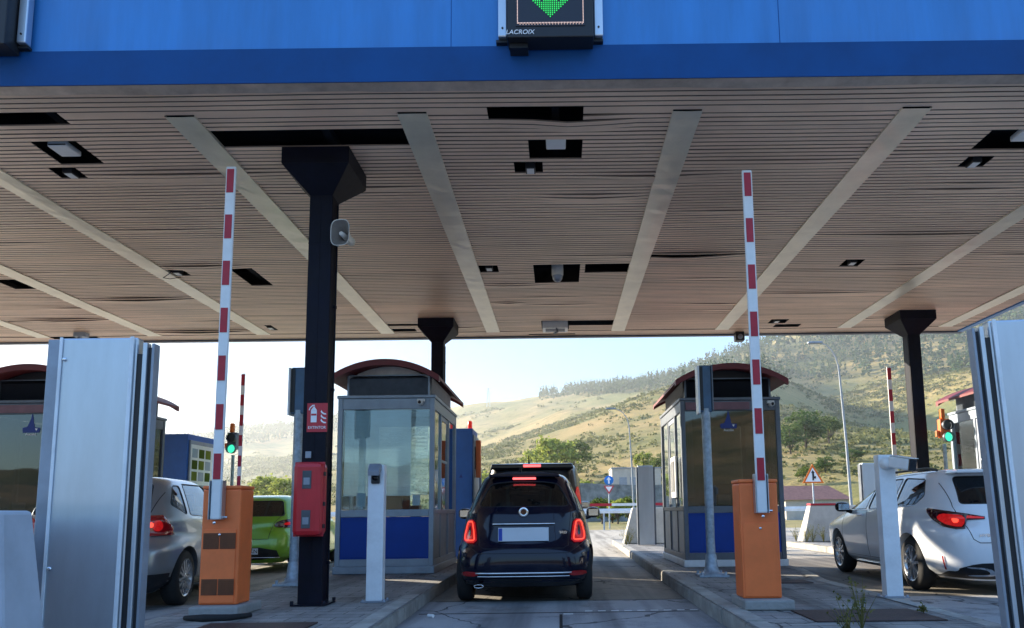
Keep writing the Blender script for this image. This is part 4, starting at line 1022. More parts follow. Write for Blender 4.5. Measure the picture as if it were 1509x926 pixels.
# guard rail at the end of the plaza
t = thing('guard_rail', 'pale guard rail along the far end of the plaza', 'guard rail', (0, 44, 0))
b = MB(); b.prism([(0, .95), (.06, 1.0), (.02, 1.08), (.06, 1.16), (0, 1.22), (-.02, 1.08)], -30, 26, 'x'); b.build('beam', M['white_post'], t)
b = MB()
for k in range(29): b.box(-29.5 + k * 2, -29.4 + k * 2, .05, .13, -.1, 1.05)
b.build('posts', M['galv'], t)
t = thing('lowered_barrier', 'lowered red and white barrier arm across the far plaza', 'barrier arm', (2.0, 38, 0))
B(-.6, 7.0, -.04, .04, 1.33, 1.46).build('boom', M['white'], t)
for x0 in (-.6, 2.6, 5.0): B(x0, x0 + 1.2, -.045, .045, 1.325, 1.465).build('stripe', M['red_refl'], t)
B(6.6, 7.1, -.2, .2, 0, 1.3).build('cabinet', M['white_post'], t)
def lamp_post(x, y, H, arm, label):
    t = thing('street_lamp', label, 'street lamp', (x, y, 0), 0, 'tall curved street lamps')
    pts = [(0, 0, 0), (-.1, 0, H * .45), (-.25, 0, H * .8)] + [(-.25 - arm * (1 - math.cos(a)), 0, H * .8 + H * .17 * math.sin(a)) for a in (.3, .6, .9, 1.2, 1.5)]
    b = MB(); b.tube(pts, [.085, .07, .05] + [.042, .038, .034, .03, .028], 10); b.build('pole', M['galv_d'], t)
    e_ = pts[-1]; B(e_[0] - .75, e_[0] + .05, -.12, .12, e_[2] - .04, e_[2] + .08).build('lamp_head', M['alu_dull'], t, bevel=.03)
    b = MB(); b.lathe([(0, .2), (.5, .16), (.52, .1)], axis='z', seg=12); b.build('base', M['galv'], t)
lamp_post(15.9, 41, 10.6, 1.0, 'tall curved street lamp right of the warning triangle')
lamp_post(5.9, 60, 9.6, 1.2, 'street lamp left of the right toll booth')
lamp_post(-27.5, 95, 9, 1.0, 'distant street lamp in front of the left trees')
t = thing('pylon', 'thin power pylon on the distant ridge', 'pylon', (-88, 920, gz(-88, 920)))
b = MB(); 
for sx in (-1, 1):
    for sy in (-1, 1): b.tube([(sx * 2.2, sy * 2.2, 0), (sx * .4, sy * .4, 24)], .22, 4)
for z in (17, 20, 23): b.tube([(-4, 0, z), (4, 0, z)], .18, 4)
for k in range(6):
    z0_, z1_ = k * 4, k * 4 + 4; r0, r1 = 2.2 - 1.8 * z0_ / 24, 2.2 - 1.8 * z1_ / 24
    b.tube([(-r0, -r0, z0_), (r1, -r1, z1_)], .12, 4); b.tube([(r0, -r0, z0_), (-r1, -r1, z1_)], .12, 4)
b.build('lattice', M['galv'], t)
# traffic signs
t = thing('direction_sign', 'blue round arrow sign above a give way triangle', 'traffic sign', (3.0, 46, 0))
b = MB(); b.tube([(0, 0, 0), (0, 0, 3.2)], .04, 8); b.build('pole', M['galv'], t)
b = MB(); b.lathe([(-.06, 0), (-.06, .29), (-.04, .29), (-.04, 0)], (0, 0, 2.95), 'y', 28); b.build('blue_disc', M['yoke_blue'], t)
b = MB(); b.prism([(-.045, 2.75), (.045, 2.75), (.045, 2.98), (.14, 2.98), (0, 3.17), (-.14, 2.98), (-.045, 2.98)], -.07, -.062); b.build('arrow', M['white_print'], t)
b = MB(); b.prism([(0, 2.1), (.32, 2.62), (-.32, 2.62)], -.06, -.04); b.build('triangle', M['sign_red'], t)
b = MB(); b.prism([(0, 2.24), (.21, 2.565), (-.21, 2.565)], -.07, -.062); b.build('triangle_face', M['white_print'], t)
t = thing('warning_sign', 'triangular warning sign with red border and black symbol', 'traffic sign', (9.62, 28.5, 0))
b = MB(); b.tube([(0, 0, 0), (0, 0, 2.1)], .03, 8); b.build('pole', M['galv'], t)
b = MB(); b.prism([(0, 2.76), (.41, 2.03), (-.41, 2.03)], -.05, -.03); b.build('triangle', M['orange_lamp'], t)
b = MB(); b.prism([(0, 2.62), (.30, 2.085), (-.30, 2.085)], -.058, -.052); b.build('triangle_face', M['white_print'], t)
b = MB(); b.prism([(-.03, 2.13), (.03, 2.13), (.03, 2.2), (.11, 2.2), (.11, 2.3), (.05, 2.28), (.04, 2.42), (.07, 2.42), (.0, 2.52), (-.07, 2.42), (-.03, 2.42)], -.066, -.06); b.build('symbol', M['black'], t)

# weeds
def weed(x, y, z, h, n, label, cat='weed'):
    t = thing('weed', label, cat, (x, y, z), 0, 'weeds growing from the paving')
    b = MB(); P = []
    for k in range(n):
        a = random.uniform(0, 6.28); r_ = random.uniform(.1, .5) * h; hh = h * random.uniform(.5, 1)
        pts = [(0, 0, 0), (r_ * .4 * math.cos(a), r_ * .4 * math.sin(a), hh * .5), (r_ * math.cos(a), r_ * math.sin(a), hh)]
        b.tube(pts, [.004, .003, .001], 4)
        for j in range(6):
            q = random.uniform(.3, 1); P.append((r_ * q * math.cos(a) + random.gauss(0, .012), r_ * q * math.sin(a) + random.gauss(0, .012), hh * q))
    b.build('stem', M['weed'], t); quads_obj('foliage', P, [.013] * len(P), M['weed'], t)
weed(2.25, 5.75, IZ, .42, 14, 'tall thin weed at the front of right island')
weed(2.05, 5.5, IZ, .3, 10, 'shorter weed beside the tall weed, right island front')
weed(3.12, 6.6, IZ, .09, 10, 'low green weed at corner of steel cover')
for k, (x, y) in enumerate(((1.75, 20.2), (1.9, 20.9), (6.7, 20.6), (6.9, 20.7), (7.2, 20.7), (6.6, 21.2))):
    weed(x, y, IZ, .5, 16, ['dry weed at the left foot of middle concrete barrier', 'dry weed nearer the slim cabinet by the barrier', 'dry weed at the left end of the red capped barrier',
        'second dry weed along the red capped barrier', 'third dry weed along the red capped barrier', 'dry weed behind the corner of the red capped barrier'][k])

# ------------------------------------------------------------------ cars
def chaikin(p, it=2):
    for _ in range(it):
        q = []
        for i in range(len(p)):
            a, c = Vector(p[i]), Vector(p[(i + 1) % len(p)]); q += [a * .75 + c * .25, a * .25 + c * .75]
        p = q
    return [tuple(v) for v in p]
def roundp(poly, r=.045):
    n = len(poly); out = []
    for i in range(n):
        p, a, c = Vector(poly[i]), Vector(poly[i - 1]), Vector(poly[(i + 1) % n])
        da, dc = a - p, c - p; ra, rc = min(r, da.length * .45), min(r, dc.length * .45)
        p0, p2 = p + da.normalized() * ra, p + dc.normalized() * rc
        for k in range(5):
            t_ = k / 4; out.append(tuple(p0 * (1 - t_) ** 2 + p * 2 * t_ * (1 - t_) + p2 * t_ * t_))
    return out
def cr(keys, n):
    """smooth interpolation of key rings"""
    K = np.array(keys, float); m = len(K); out = []
    for i in range(m - 1):
        p0, p1, p2, p3 = K[max(i - 1, 0)], K[i], K[i + 1], K[min(i + 2, m - 1)]
        for j in range(n):
            t_ = j / n; out.append(.5 * ((2 * p1) + (-p0 + p2) * t_ + (2 * p0 - 5 * p1 + 4 * p2 - p3) * t_ ** 2 + (-p0 + 3 * p1 - 3 * p2 + p3) * t_ ** 3) if i not in (0, m - 2) else p1 * (1 - t_) + p2 * t_)
    out.append(K[-1]); return out
def ring_shell(rings, seg=88, ins=0.):
    b = MB(); b.smooth = True; vs = []
    for z, w, yr, yf, n in rings:
        w -= ins; yr += ins; yf -= ins; mid = (yr + yf) / 2; hl = (yf - yr) / 2
        for k in range(seg):
            a = 2 * PI * (k + .5) / seg; c, s_ = math.cos(a), math.sin(a)
            vs.append((w * math.copysign(abs(c) ** (2 / n), c), mid + hl * math.copysign(abs(s_) ** (2 / (n + .4)), s_), z))
    m = len(rings)
    fs = [(i * seg + k, i * seg + (k + 1) % seg, (i + 1) * seg + (k + 1) % seg, (i + 1) * seg + k) for i in range(m - 1) for k in range(seg)]
    b._add(vs, fs); b._add(vs[:seg], [tuple(range(seg))[::-1]]); b._add(vs[-seg:], [tuple(range(seg))])
    bm = bmesh.new(); me = bpy.data.meshes.new('tmp'); me.from_pydata(b.v, [], b.f); bm.from_mesh(me)
    bmesh.ops.remove_doubles(bm, verts=bm.verts, dist=1e-5); bmesh.ops.recalc_face_normals(bm, faces=bm.faces); bm.to_mesh(me); bm.free(); return me
def mesh_of(mb):
    me = bpy.data.meshes.new('tmp'); me.from_pydata(mb.v, [], mb.f); bm = bmesh.new(); bm.from_mesh(me); bmesh.ops.remove_doubles(bm, verts=bm.verts, dist=1e-6)
    bmesh.ops.recalc_face_normals(bm, faces=bm.faces); bm.to_mesh(me); bm.free(); return me
def cut1(me, c):
    o = bpy.data.objects.new('tmp', me); C.objects.link(o); q = bpy.data.objects.new('tmpc', c); C.objects.link(q)
    md = o.modifiers.new('b', 'BOOLEAN'); md.operation = 'DIFFERENCE'; md.object = q; md.solver = 'EXACT'
    res = bpy.data.meshes.new_from_object(o.evaluated_get(bpy.context.evaluated_depsgraph_get()))
    bpy.data.objects.remove(q); bpy.data.objects.remove(o); return res
def vol(me):
    b_ = bmesh.new(); b_.from_mesh(me); v = b_.calc_volume(); b_.free(); return v
def cut(me, cutters, lim=.85):
    """one cutter at a time; a boolean that swallows the shell is tried again with the cutter nudged"""
    rs = random.Random(3)
    for c in cutters:
        v0 = vol(me)
        for k in range(6):
            res = cut1(me, c)
            if v0 * lim < vol(res) <= v0 * 1.001: me = res; break
            for v in c.vertices: v.co += Vector((rs.uniform(-1, 1), rs.uniform(-1, 1), rs.uniform(-1, 1))) * .0015
        else: print('CUT FAILED')
    return me
def inside(p, poly):
    x, y = p; r_ = False; n = len(poly)
    for i in range(n):
        x1, y1 = poly[i]; x2, y2 = poly[(i + 1) % n]
        if (y1 > y) != (y2 > y) and x < (x2 - x1) * (y - y1) / (y2 - y1) + x1: r_ = not r_
    return r_
class Car:
    def __init__(s, name, label, keys, pmat, loc, rz, scale=1., seg=88, sub=5):
        s.t = thing(name, label, 'car', loc, rz); s.t.scale = (scale,) * 3
        s.rings = cr(keys, sub); s.body_me = ring_shell(s.rings, seg); s.cutters = []; s.pm = pmat
        bm = bmesh.new(); bm.from_mesh(s.body_me); s.bvh = BVHTree.FromBMesh(bm); bm.free(); s.keys = keys
    def hit(s, a, c, view):
        if view == 'rear': o, d = Vector((a, -3, c)), Vector((0, 1, 0))
        elif view == 'front': o, d = Vector((a, 9, c)), Vector((0, -1, 0))
        elif view == 'left': o, d = Vector((-3, a, c)), Vector((1, 0, 0))
        elif view == 'right': o, d = Vector((3, a, c)), Vector((-1, 0, 0))
        elif isinstance(view, float):
            A = R(view); d = Vector((-math.sin(A), math.cos(A), 0)); o = Vector((math.cos(A), math.sin(A), 0)) * a - d * 6; o.z = c
        p, n, _, _ = s.bvh.ray_cast(o, d)
        if p is None: p, n, _, _ = s.bvh.find_nearest(o + d * 3)
        if n.dot(d) > 0: n = -n
        return p, n
    def patch(s, name, poly, view, m, off=.004, rnd=2, step=.05, parent=None, thick=.0):
        poly = chaikin(poly, rnd) if rnd else poly
        q = []
        for i in range(len(poly)):
            a, c = Vector(poly[i]), Vector(poly[(i + 1) % len(poly)]); k = max(1, int((c - a).length / step)); q += [a.lerp(c, j / k) for j in range(k)]
        pts = [tuple(v) for v in q]; n = len(pts); xs = [p[0] for p in pts]; ys = [p[1] for p in pts]
        inn = []
        for i in range(int((max(xs) - min(xs)) / step) + 1):
            for j in range(int((max(ys) - min(ys)) / step) + 1):
                p = (min(xs) + step * (i + .5), min(ys) + step * (j + .5))
                if inside(p, pts) and min((Vector(p) - Vector(e_)).length for e_ in pts) > step * .35: inn.append(p)
        r_ = geometry.delaunay_2d_cdt([Vector(p) for p in pts + inn], [], [list(range(n))], 1, 1e-6)
        b = MB(); b.smooth = True; vs = []
        for v in r_[0]:
            p, nn = s.hit(v.x, v.y, view); vs.append(p + nn * off)
        b._add(vs, [tuple(f) for f in r_[2]])
        o = b.build(name, m, parent or s.t)
        if thick:
            md = o.modifiers.new('s', 'SOLIDIFY'); md.thickness = thick; md.offset = 0
        return o
    def line(s, name, pts, view, m, rad=.004, off=.0, closed=False, parent=None, step=.04):
        P = []
        L_ = pts + ([pts[0]] if closed else [])
        for i in range(len(L_) - 1):
            a, c = Vector(L_[i]), Vector(L_[i + 1]); k = max(1, int((c - a).length / step))
            for j in range(k): 
                q = a.lerp(c, j / k); p, n = s.hit(q.x, q.y, view); P.append(p + n * off)
        q = Vector(L_[-1]); p, n = s.hit(q.x, q.y, view); P.append(p + n * off)
        b = MB(); b.tube(P, rad, 6); return b.build(name, m, parent or s.t)
    def well(s, y, r_, zc, xin=.5):
        for sg in (-1, 1):
            b = MB(); x0, x1 = (xin, 1.3) if sg > 0 else (-1.3, -xin)
            n = 36; b.prism([(y + r_ * math.cos(2 * PI * k / n), zc + r_ * math.sin(2 * PI * k / n)) for k in range(n)], x0, x1, 'x'); s.cutters.append(mesh_of(b))
    def window(s, poly, view, m, depth=(-.6, 1.2), rnd=2, name='window', rad=.045):
        p2 = roundp(poly, rad)
        b = MB()
        if view in ('rear', 'front'): b.prism(p2, depth[0], depth[1], 'y')
        else: b.prism(p2, -1.3, 1.3, 'x')
        s.cutters.append(mesh_of(b))
        cx = sum(p[0] for p in poly) / len(poly); cz = sum(p[1] for p in poly) / len(poly)
        big = [(cx + (p[0] - cx) * 1.02, cz + (p[1] - cz) * 1.03) for p in poly]
        for vw in ([view] if view in ('rear', 'front') else ['left', 'right']):
            s.patch(name, roundp(big, rad), vw, m, off=-.006, rnd=0)
            s.line('window_seal', p2, vw, M['black'], rad=.007, off=-.002, closed=True)
    def finish(s, inner, bevel=0):
        me = ring_shell(cr(inner, 4), 64)
        res = cut(s.body_me, [me], .1); res = cut(res, s.cutters)
        res.materials.clear(); res.materials.append(s.pm)
        for p in res.polygons: p.use_smooth = True; p.material_index = 0
        o = bpy.data.objects.new('body', res); C.objects.link(o); o.parent = s.t
        md = o.modifiers.new('w', 'WEIGHTED_NORMAL'); md.keep_sharp = True
        bm = bmesh.new(); bm.from_mesh(res)
        for e_ in bm.edges:
            if len(e_.link_faces) == 2 and e_.calc_face_angle(0) > R(38): e_.smooth = False
        bm.to_mesh(res); bm.free(); return o
    def wheels(s, ys, xo, r_, w=.19, spokes=5, rim='silver_rim'):
        for y in ys:
            for sg in (-1, 1):
                b = MB(); W = w; rr = r_ * .69
                b.lathe([(0, rr), (.0, rr + .01), (sg * -.004, r_ * .90), (sg * -.03, r_ * .99), (sg * -W / 2, r_), (sg * -(W - .03), r_ * .99), (sg * -W, r_ * .9), (sg * -W, rr)], (sg * xo, y, r_), 'x', 40)
                wt = b.build('tyre', M['rubber'], s.t)
                b = MB(); b.lathe([(-sg * .002, rr + .002), (-sg * .004, rr - .015), (-sg * .05, rr - .025), (-sg * .1, rr - .03)], (sg * xo, y, r_), 'x', 36)
                for k in range(spokes):
                    a = 2 * PI * k / spokes + .3; u = Vector((0, math.cos(a), math.sin(a))); v = Vector((0, -math.sin(a), math.cos(a))); c = Vector((sg * (xo - .012), y, r_))
                    for side in (-1, 1):
                        p0 = c + u * .05 + v * side * .012; p1 = c + u * (rr - .012) + v * side * .055 
                        b._add([p0 - v * .014, p0 + v * .014, p1 + v * .017, p1 - v * .017, p0 - v * .014 - Vector((sg * .03, 0, 0)), p0 + v * .014 - Vector((sg * .03, 0, 0)), p1 + v * .017 - Vector((sg * .03, 0, 0)), p1 - v * .017 - Vector((sg * .03, 0, 0))],
                               [(0, 1, 2, 3), (4, 7, 6, 5), (0, 4, 5, 1), (1, 5, 6, 2), (2, 6, 7, 3), (3, 7, 4, 0)])
                b.lathe([(sg * .0, 0), (sg * .0, .045), (-sg * .02, .055), (-sg * .04, .055)], (sg * (xo - .008), y, r_), 'x', 20)
                b.build('rim', M[rim], wt)
                b = MB(); b.lathe([(0, 0), (0, rr - .03)], (sg * (xo - .085), y, r_), 'x', 24); b.lathe([(0, .0), (0, rr * .6), (sg * .02, rr * .6)], (sg * (xo - .07), y, r_), 'x', 24); b.build('brake_disc', M['black'], wt)
    def mirror(s, sg, x, y, z, m, w=.2):
        b = MB(); b.smooth = True
        r_ = []
        for k, (q, sc) in enumerate(((0, .35), (.03, .8), (.07, 1), (.11, .85), (.14, .4))):
            r_.append([(sg * (x + w / 2 + w / 2 * sc * math.copysign(abs(math.cos(a)) ** .7, math.cos(a))), y + q, z + .075 * sc * math.copysign(abs(math.sin(a)) ** .8, math.sin(a))) for a in [2 * PI * i / 20 for i in range(20)]])
        vs = [p for q in r_ for p in q]; b._add(vs, [(i * 20 + k, i * 20 + (k + 1) % 20, (i + 1) * 20 + (k + 1) % 20, (i + 1) * 20 + k) for i in range(4) for k in range(20)])
        b._add(r_[0], [tuple(range(20))]); b._add(r_[-1], [tuple(range(20))[::-1]])
        b.tube([(sg * (x - .05), y + .06, z - .09), (sg * (x + .05), y + .06, z - .05)], .03, 8)
        o = b.build('door_mirror', m, s.t)
        g = MB(); g.box(sg * (x + .03) if sg > 0 else -(x + w - .03), sg * (x + w - .03) if sg > 0 else -(x + .03), y - .006, y - .002, z - .045, z + .045); g.build('mirror_glass', M['chrome'], o)
    def seats(s, ys, zs, xs=(-.35, .35), hh=.62):
        for y in ys:
            for x in xs:
                b = MB(); b.box(x - .22, x + .22, y, y + .14, zs, zs + hh * .78); b.box(x - .12, x + .12, y + .02, y + .12, zs + hh * .84, zs + hh + .12); b.tube([(x, y + .07, zs + hh * .7), (x, y + .07, zs + hh)], .015, 6); b.box(x - .22, x + .22, y + .1, y + .6, zs - .05, zs + .08)
                b.build('seat', M['fabric'], s.t, bevel=.05)
def plate(car, x, z, view='rear', w=.52, h=.11, txt=None, eu=True, yoff=-.012):
    t_ = car.t; p = min((car.hit(x + i * w / 2, z + j * h / 2, view)[0] for i in (-1, 0, 1) for j in (-1, 0, 1)), key=lambda q: q.y)
    B(x - w / 2, x + w / 2, p.y - .014, p.y - .004, z - h / 2, z + h / 2).build('number_plate', M['plate'], t_, bevel=.003)
    if eu: B(x - w / 2 + .006, x - w / 2 + .045, p.y - .017, p.y - .0145, z - h / 2 + .008, z + h / 2 - .008).build('plate_band', M['eu_blue'], t_)
    if txt: text('plate_lettering', txt, .10, M['black'], t_, (x + .035, p.y - .0155, z), sx=1.0)

# --- dark small hatchback (middle lane)
K = [(.19, .74, .14, 3.30, 4.6), (.25, .79, .05, 3.44, 4.6), (.34, .806, .01, 3.52, 4.6), (.46, .82, .0, 3.56, 4.4), (.58, .822, .02, 3.55, 4.0), (.68, .808, .08, 3.5, 3.3), (.80, .785, .115, 3.38, 3.0),
     (.90, .76, .14, 3.15, 3.0), (.97, .735, .165, 2.78, 3.0), (1.03, .71, .20, 2.56, 3.1), (1.14, .66, .27, 2.32, 3.0), (1.26, .60, .37, 2.08, 3.0), (1.37, .545, .48, 1.9, 3.0), (1.44, .49, .58, 1.74, 3.0), (1.475, .40, .74, 1.58, 3.0), (1.49, .25, .95, 1.4, 2.6)]
c = Car('small_hatchback', 'dark navy small hatchback braking between the two toll booths', K, M['p_navy'], (-.43, 8.68, 0), R(.6), 1.045)
c.well(.60, .335, .30); c.well(2.90, .335, .30)
c.window([(-.50, 1.075), (.50, 1.075), (.515, 1.12), (.40, 1.34), (.2, 1.365), (-.2, 1.365), (-.40, 1.34), (-.515, 1.12)], 'rear', M['g_car'], name='rear_window', rad=.07)
c.window([(-.56, 1.03), (.56, 1.03), (.46, 1.38), (-.46, 1.38)], 'front', M['g_car'], depth=(1.6, 4.2), name='windscreen')
c.window([(1.25, .99), (2.35, .99), (1.98, 1.36), (1.28, 1.39)], 'left', M['g_car'], name='side_window')
c.window([(.55, 1.03), (1.12, .99), (1.12, 1.38), (.78, 1.33)], 'left', M['g_car'], name='quarter_window')
c.finish([(.42, .60, .30, 2.5, 3.2), (.5, .72, .2, 2.7, 3.2), (.9, .70, .24, 2.65, 3.2), (1.03, .66, .29, 2.46, 3.2), (1.26, .565, .45, 2.0, 3.3), (1.38, .50, .58, 1.82, 3.3), (1.43, .40, .72, 1.66, 3)])
for sg in (-1, 1):
    o = c.patch('tail_light', [(sg * .525, .665), (sg * .695, .665), (sg * .705, .75), (sg * .66, .925), (sg * .565, .93), (sg * .54, .80)], 'rear', M['tail_glow'], off=.010, step=.03, rnd=1, thick=.01)
    for rr in (1,):
        c.line('light_ring', roundp([(sg * .548, .69), (sg * .672, .69), (sg * .68, .75), (sg * .642, .905), (sg * .582, .908), (sg * .562, .80)], .03), 'rear', M['tail_lit'], rad=.0075, off=.018, closed=True, parent=o, step=.02)
    c.patch('lamp_core', [(sg * .59, .74), (sg * .635, .74), (sg * .62, .86), (sg * .60, .86)], 'rear', M['p_navy'], off=.02, step=.02, parent=o)
    c.patch('reflector', [(sg * .50, .315), (sg * .70, .315), (sg * .68, .365), (sg * .50, .365)], 'rear', M['tail_red'], off=.012, rnd=1, step=.03)
B(-.135, .135, .435, .458, 1.388, 1.412).build('high_brake_light', M['brake_lit'], c.t, bevel=.004)
b = MB(); b.prism([(-.42, 1.42), (.42, 1.42), (.40, 1.455), (.2, 1.475), (-.2, 1.475), (-.40, 1.455)], .46, .62); b.build('spoiler', M['p_navy'], c.t, bevel=.012)
c.line('chrome_strip', [(-.52, .35), (.52, .35)], 'rear', M['chrome'], rad=.011, off=.012); c.line('chrome_strip', [(-.50, .315), (.50, .315)], 'rear', M['chrome'], rad=.007, off=.012)
c.line('handle_bar', [(-.34, .875), (.34, .875)], 'rear', M['chrome'], rad=.012, off=.018)
c.line('hatch_gap', chaikin([(-.52, 1.0), (-.545, .80), (-.49, .60), (0, .575), (.49, .60), (.545, .80), (.52, 1.0)], 1)[:-1] if False else [(-.54, 1.04), (-.51, .80), (-.50, .64), (-.44, .61), (.44, .61), (.50, .64), (.51, .80), (.54, 1.04)], 'rear', M['black'], rad=.005, off=-.001)
c.line('bumper_gap', [(-.74, .70), (-.5, .56), (.5, .56), (.74, .70)], 'rear', M['black'], rad=.004, off=-.001)
c.patch('bumper_insert', [(-.66, .20), (.66, .20), (.64, .29), (-.64, .29)], 'rear', M['black'], off=.006, rnd=1)
plate(c, .0, .765, w=.56, h=.15)
p, n = c.hit(0, 1.01, 'rear')
b = MB(); b.lathe([(-.03, .032), (-.036, .052), (-.03, .056), (-.02, .052)], (0, p.y - .006, 1.01), 'y', 28); b.build('badge_ring', M['chrome'], c.t)
b = MB(); b.lathe([(-.03, 0), (-.03, .045)], (0, p.y - .004, 1.01), 'y', 28); b.build('badge', M['tail_dark'], c.t)
p, n = c.hit(.42, .78, 'rear'); text('hybrid_lettering', 'HYBRID', .038, M['chrome'], c.t, (.42, p.y - .008, .78), sx=1.0)
b = MB(); b.tube([(-.49 + .05 * math.cos(a), .02, .21 + .018 * math.sin(a)) for a in [2 * PI * k / 16 for k in range(17)]], .007, 6); b.build('exhaust_tip', M['chrome'], c.t)
b = MB(); b.lathe([(0, .035), (.1, .03), (.12, 0)], (-.49, .0, .21), 'y', 12); b.build('exhaust_pipe', M['black'], c.t)
c.wheels((.60, 2.90), .775, .30, w=.175)
c.mirror(1, .80, 2.18, 1.0, M['p_navy'], .19); c.mirror(-1, .80, 2.18, 1.0, M['p_navy'], .19)
c.seats((1.35,), .55, hh=.62); c.seats((.74,), .50, (-.27, .27), .52)
b = MB(); b.tube([(-.05, .60, 1.45), (-.05, .54, 1.53)], [.025, .01], 8); b.build('antenna', M['black'], c.t)
B(-.66, .66, 2.15, 2.6, .8, .96).build('dashboard', M['black'], c.t, bevel=.04)

# --- dark tall van ahead
K = [(.2, .70, .14, 4.3, 5), (.3, .84, .04, 4.4, 5), (.5, .89, .0, 4.42, 5), (.8, .90, .02, 4.38, 5.2), (.98, .895, .04, 4.15, 5.2), (1.1, .885, .06, 3.6, 5.2), (1.25, .87, .08, 3.3, 5.6), (1.5, .84, .12, 2.95, 5.6), (1.7, .80, .16, 2.65, 5.6), (1.80, .765, .20, 2.45, 5.4), (1.85, .69, .28, 2.3, 5), (1.87, .45, .45, 2.1, 4)]
c = Car('dark_van', 'tall black van stopped ahead of the navy hatchback', K, M['p_black'], (-.50, 13.4, 0), 0, 1.05, seg=72, sub=4)
c.well(.75, .36, .32); c.well(3.5, .36, .32)
c.window([(-.66, 1.15), (.66, 1.15), (.62, 1.62), (-.62, 1.62)], 'rear', M['g_car_dark'], name='rear_window')
c.window([(.5, 1.15), (3.0, 1.15), (2.6, 1.62), (.6, 1.62)], 'left', M['g_car_dark'], name='side_window')
c.window([(-.7, 1.18), (.7, 1.18), (.6, 1.66), (-.6, 1.66)], 'front', M['g_car_dark'], depth=(2, 5), name='windscreen')
c.finish([(.5, .7, .3, 3.2, 4.5), (.6, .8, .12, 3.4, 5), (1.1, .80, .16, 3.3, 5), (1.5, .73, .22, 2.85, 5), (1.72, .64, .32, 2.5, 4.5), (1.77, .5, .5, 2.3, 4)])
for sg in (-1, 1): c.patch('tail_light', [(sg * .73, 1.05), (sg * .85, 1.05), (sg * .80, 1.45), (sg * .74, 1.42)], 'rear', M['tail_glow'], off=.01, rnd=1, step=.04)
B(-.15, .15, .05, .075, 1.775, 1.815).build('high_brake_light', M['brake_lit'], c.t, bevel=.005)
b = MB(); b.prism([(-.72, 1.74), (.72, 1.74), (.70, 1.835), (-.70, 1.835)], .08, .3); b.build('spoiler', M['p_black'], c.t, bevel=.03)
b = MB(); b.tube([(-.07, .5, 1.84), (-.07, .44, 2.0)], [.02, .006], 6); b.tube([(-.18, .9, 1.84), (-.18, .9, 2.02)], [.006, .004], 6); b.build('antenna', M['black'], c.t)
c.wheels((.75, 3.5), .87, .32); c.mirror(1, .90, 2.95, 1.15, M['p_black'], .2); c.mirror(-1, .90, 2.95, 1.15, M['p_black'], .2)

# --- white estate (right lane)
K = [(.18, .70, .14, 4.45, 5.6), (.28, .83, .05, 4.58, 5.6), (.42, .875, .01, 4.63, 5.6), (.58, .893, .0, 4.64, 5.6), (.72, .895, .02, 4.60, 5.6), (.84, .885, .05, 4.42, 4.0), (.92, .872, .075, 4.0, 4.1), (.99, .855, .10, 3.62, 4.2), (1.06, .825, .135, 3.42, 4.2),
     (1.18, .765, .24, 3.10, 4.2), (1.30, .70, .37, 2.75, 4.2), (1.38, .65, .46, 2.5, 4.2), (1.43, .59, .56, 2.3, 4.0), (1.455, .48, .75, 2.1, 3.6), (1.462, .3, 1.0, 1.9, 3.0)]
c = Car('estate_car', 'white estate car with red tail lights in the right lane', K, M['p_white'], (5.42, 8.78, 0), R(-2.6), 1.06)
c.well(1.0, .365, .325, .52); c.well(3.70, .365, .325, .52)
c.window([(-.60, 1.03), (.60, 1.03), (.52, 1.35), (-.52, 1.35)], 'rear', M['g_car_dark'], name='rear_window')
c.window([(-.68, 1.03), (.68, 1.03), (.56, 1.38), (-.56, 1.38)], 'front', M['g_car'], depth=(2., 5), name='windscreen')
c.window([(2.42, .985), (3.30, .985), (2.88, 1.24), (2.42, 1.355)], 'left', M['g_car_dark'], name='front_window')
c.window([(1.52, 1.0), (2.34, .985), (2.34, 1.36), (1.54, 1.375)], 'left', M['g_car_dark'], name='rear_side_window')
c.window([(.72, 1.13), (.86, 1.03), (1.44, 1.0), (1.46, 1.375), (.88, 1.34)], 'left', M['g_car_dark'], name='quarter_window')
c.finish([(.45, .62, .4, 3.6, 4), (.55, .78, .22, 3.7, 4), (.95, .78, .25, 3.55, 4), (1.06, .75, .25, 3.32, 4.1), (1.3, .63, .47, 2.65, 4.2), (1.38, .55, .6, 2.4, 4), (1.405, .45, .8, 2.2, 3.6)])
for sg in (-1, 1):
    av = 40. * sg; A_ = R(40)
    def q(pts): return [(sg * x, z) for x, z in pts]
    # seen at 40 degrees from behind the corner: (distance from the car's axis across that view, height)
    o = c.patch('tail_light', q([(.36, .855), (.36, .885), (.50, .915), (.70, .95), (.985, .99), (.975, .93), (.90, .84), (.78, .775), (.62, .745), (.53, .75), (.52, .845)]), av, M['tail_dark'], off=.012, rnd=0, step=.03, thick=.01)
    c.patch('light_core', q([(.54, .765), (.63, .765), (.78, .80), (.86, .88), (.80, .925), (.66, .915), (.54, .90)]), av, M['tail_glow'], off=.022, rnd=1, step=.03, parent=o)
    c.patch('light_bar', q([(.37, .862), (.37, .878), (.52, .902), (.53, .865)]), av, M['tail_glow'], off=.022, rnd=0, step=.03, parent=o)
    c.patch('lamp_core', q([(.60, .80), (.66, .80), (.68, .87), (.60, .86)]), av, M['tail_lit'], off=.028, rnd=1, step=.03, parent=o)
    c.patch('reflector', [(sg * .765, .30), (sg * .785, .30), (sg * .80, .45), (sg * .782, .45)], 40. * sg, M['tail_red'], off=.012, rnd=0, step=.03)
    c.patch('exhaust_trim', [(sg * .34, .245), (sg * .58, .245), (sg * .60, .262), (sg * .42, .262), (sg * .40, .28), (sg * .46, .315), (sg * .62, .33), (sg * .62, .345), (sg * .42, .33), (sg * .34, .28)], 'rear', M['chrome'], off=.022, rnd=1, step=.03)
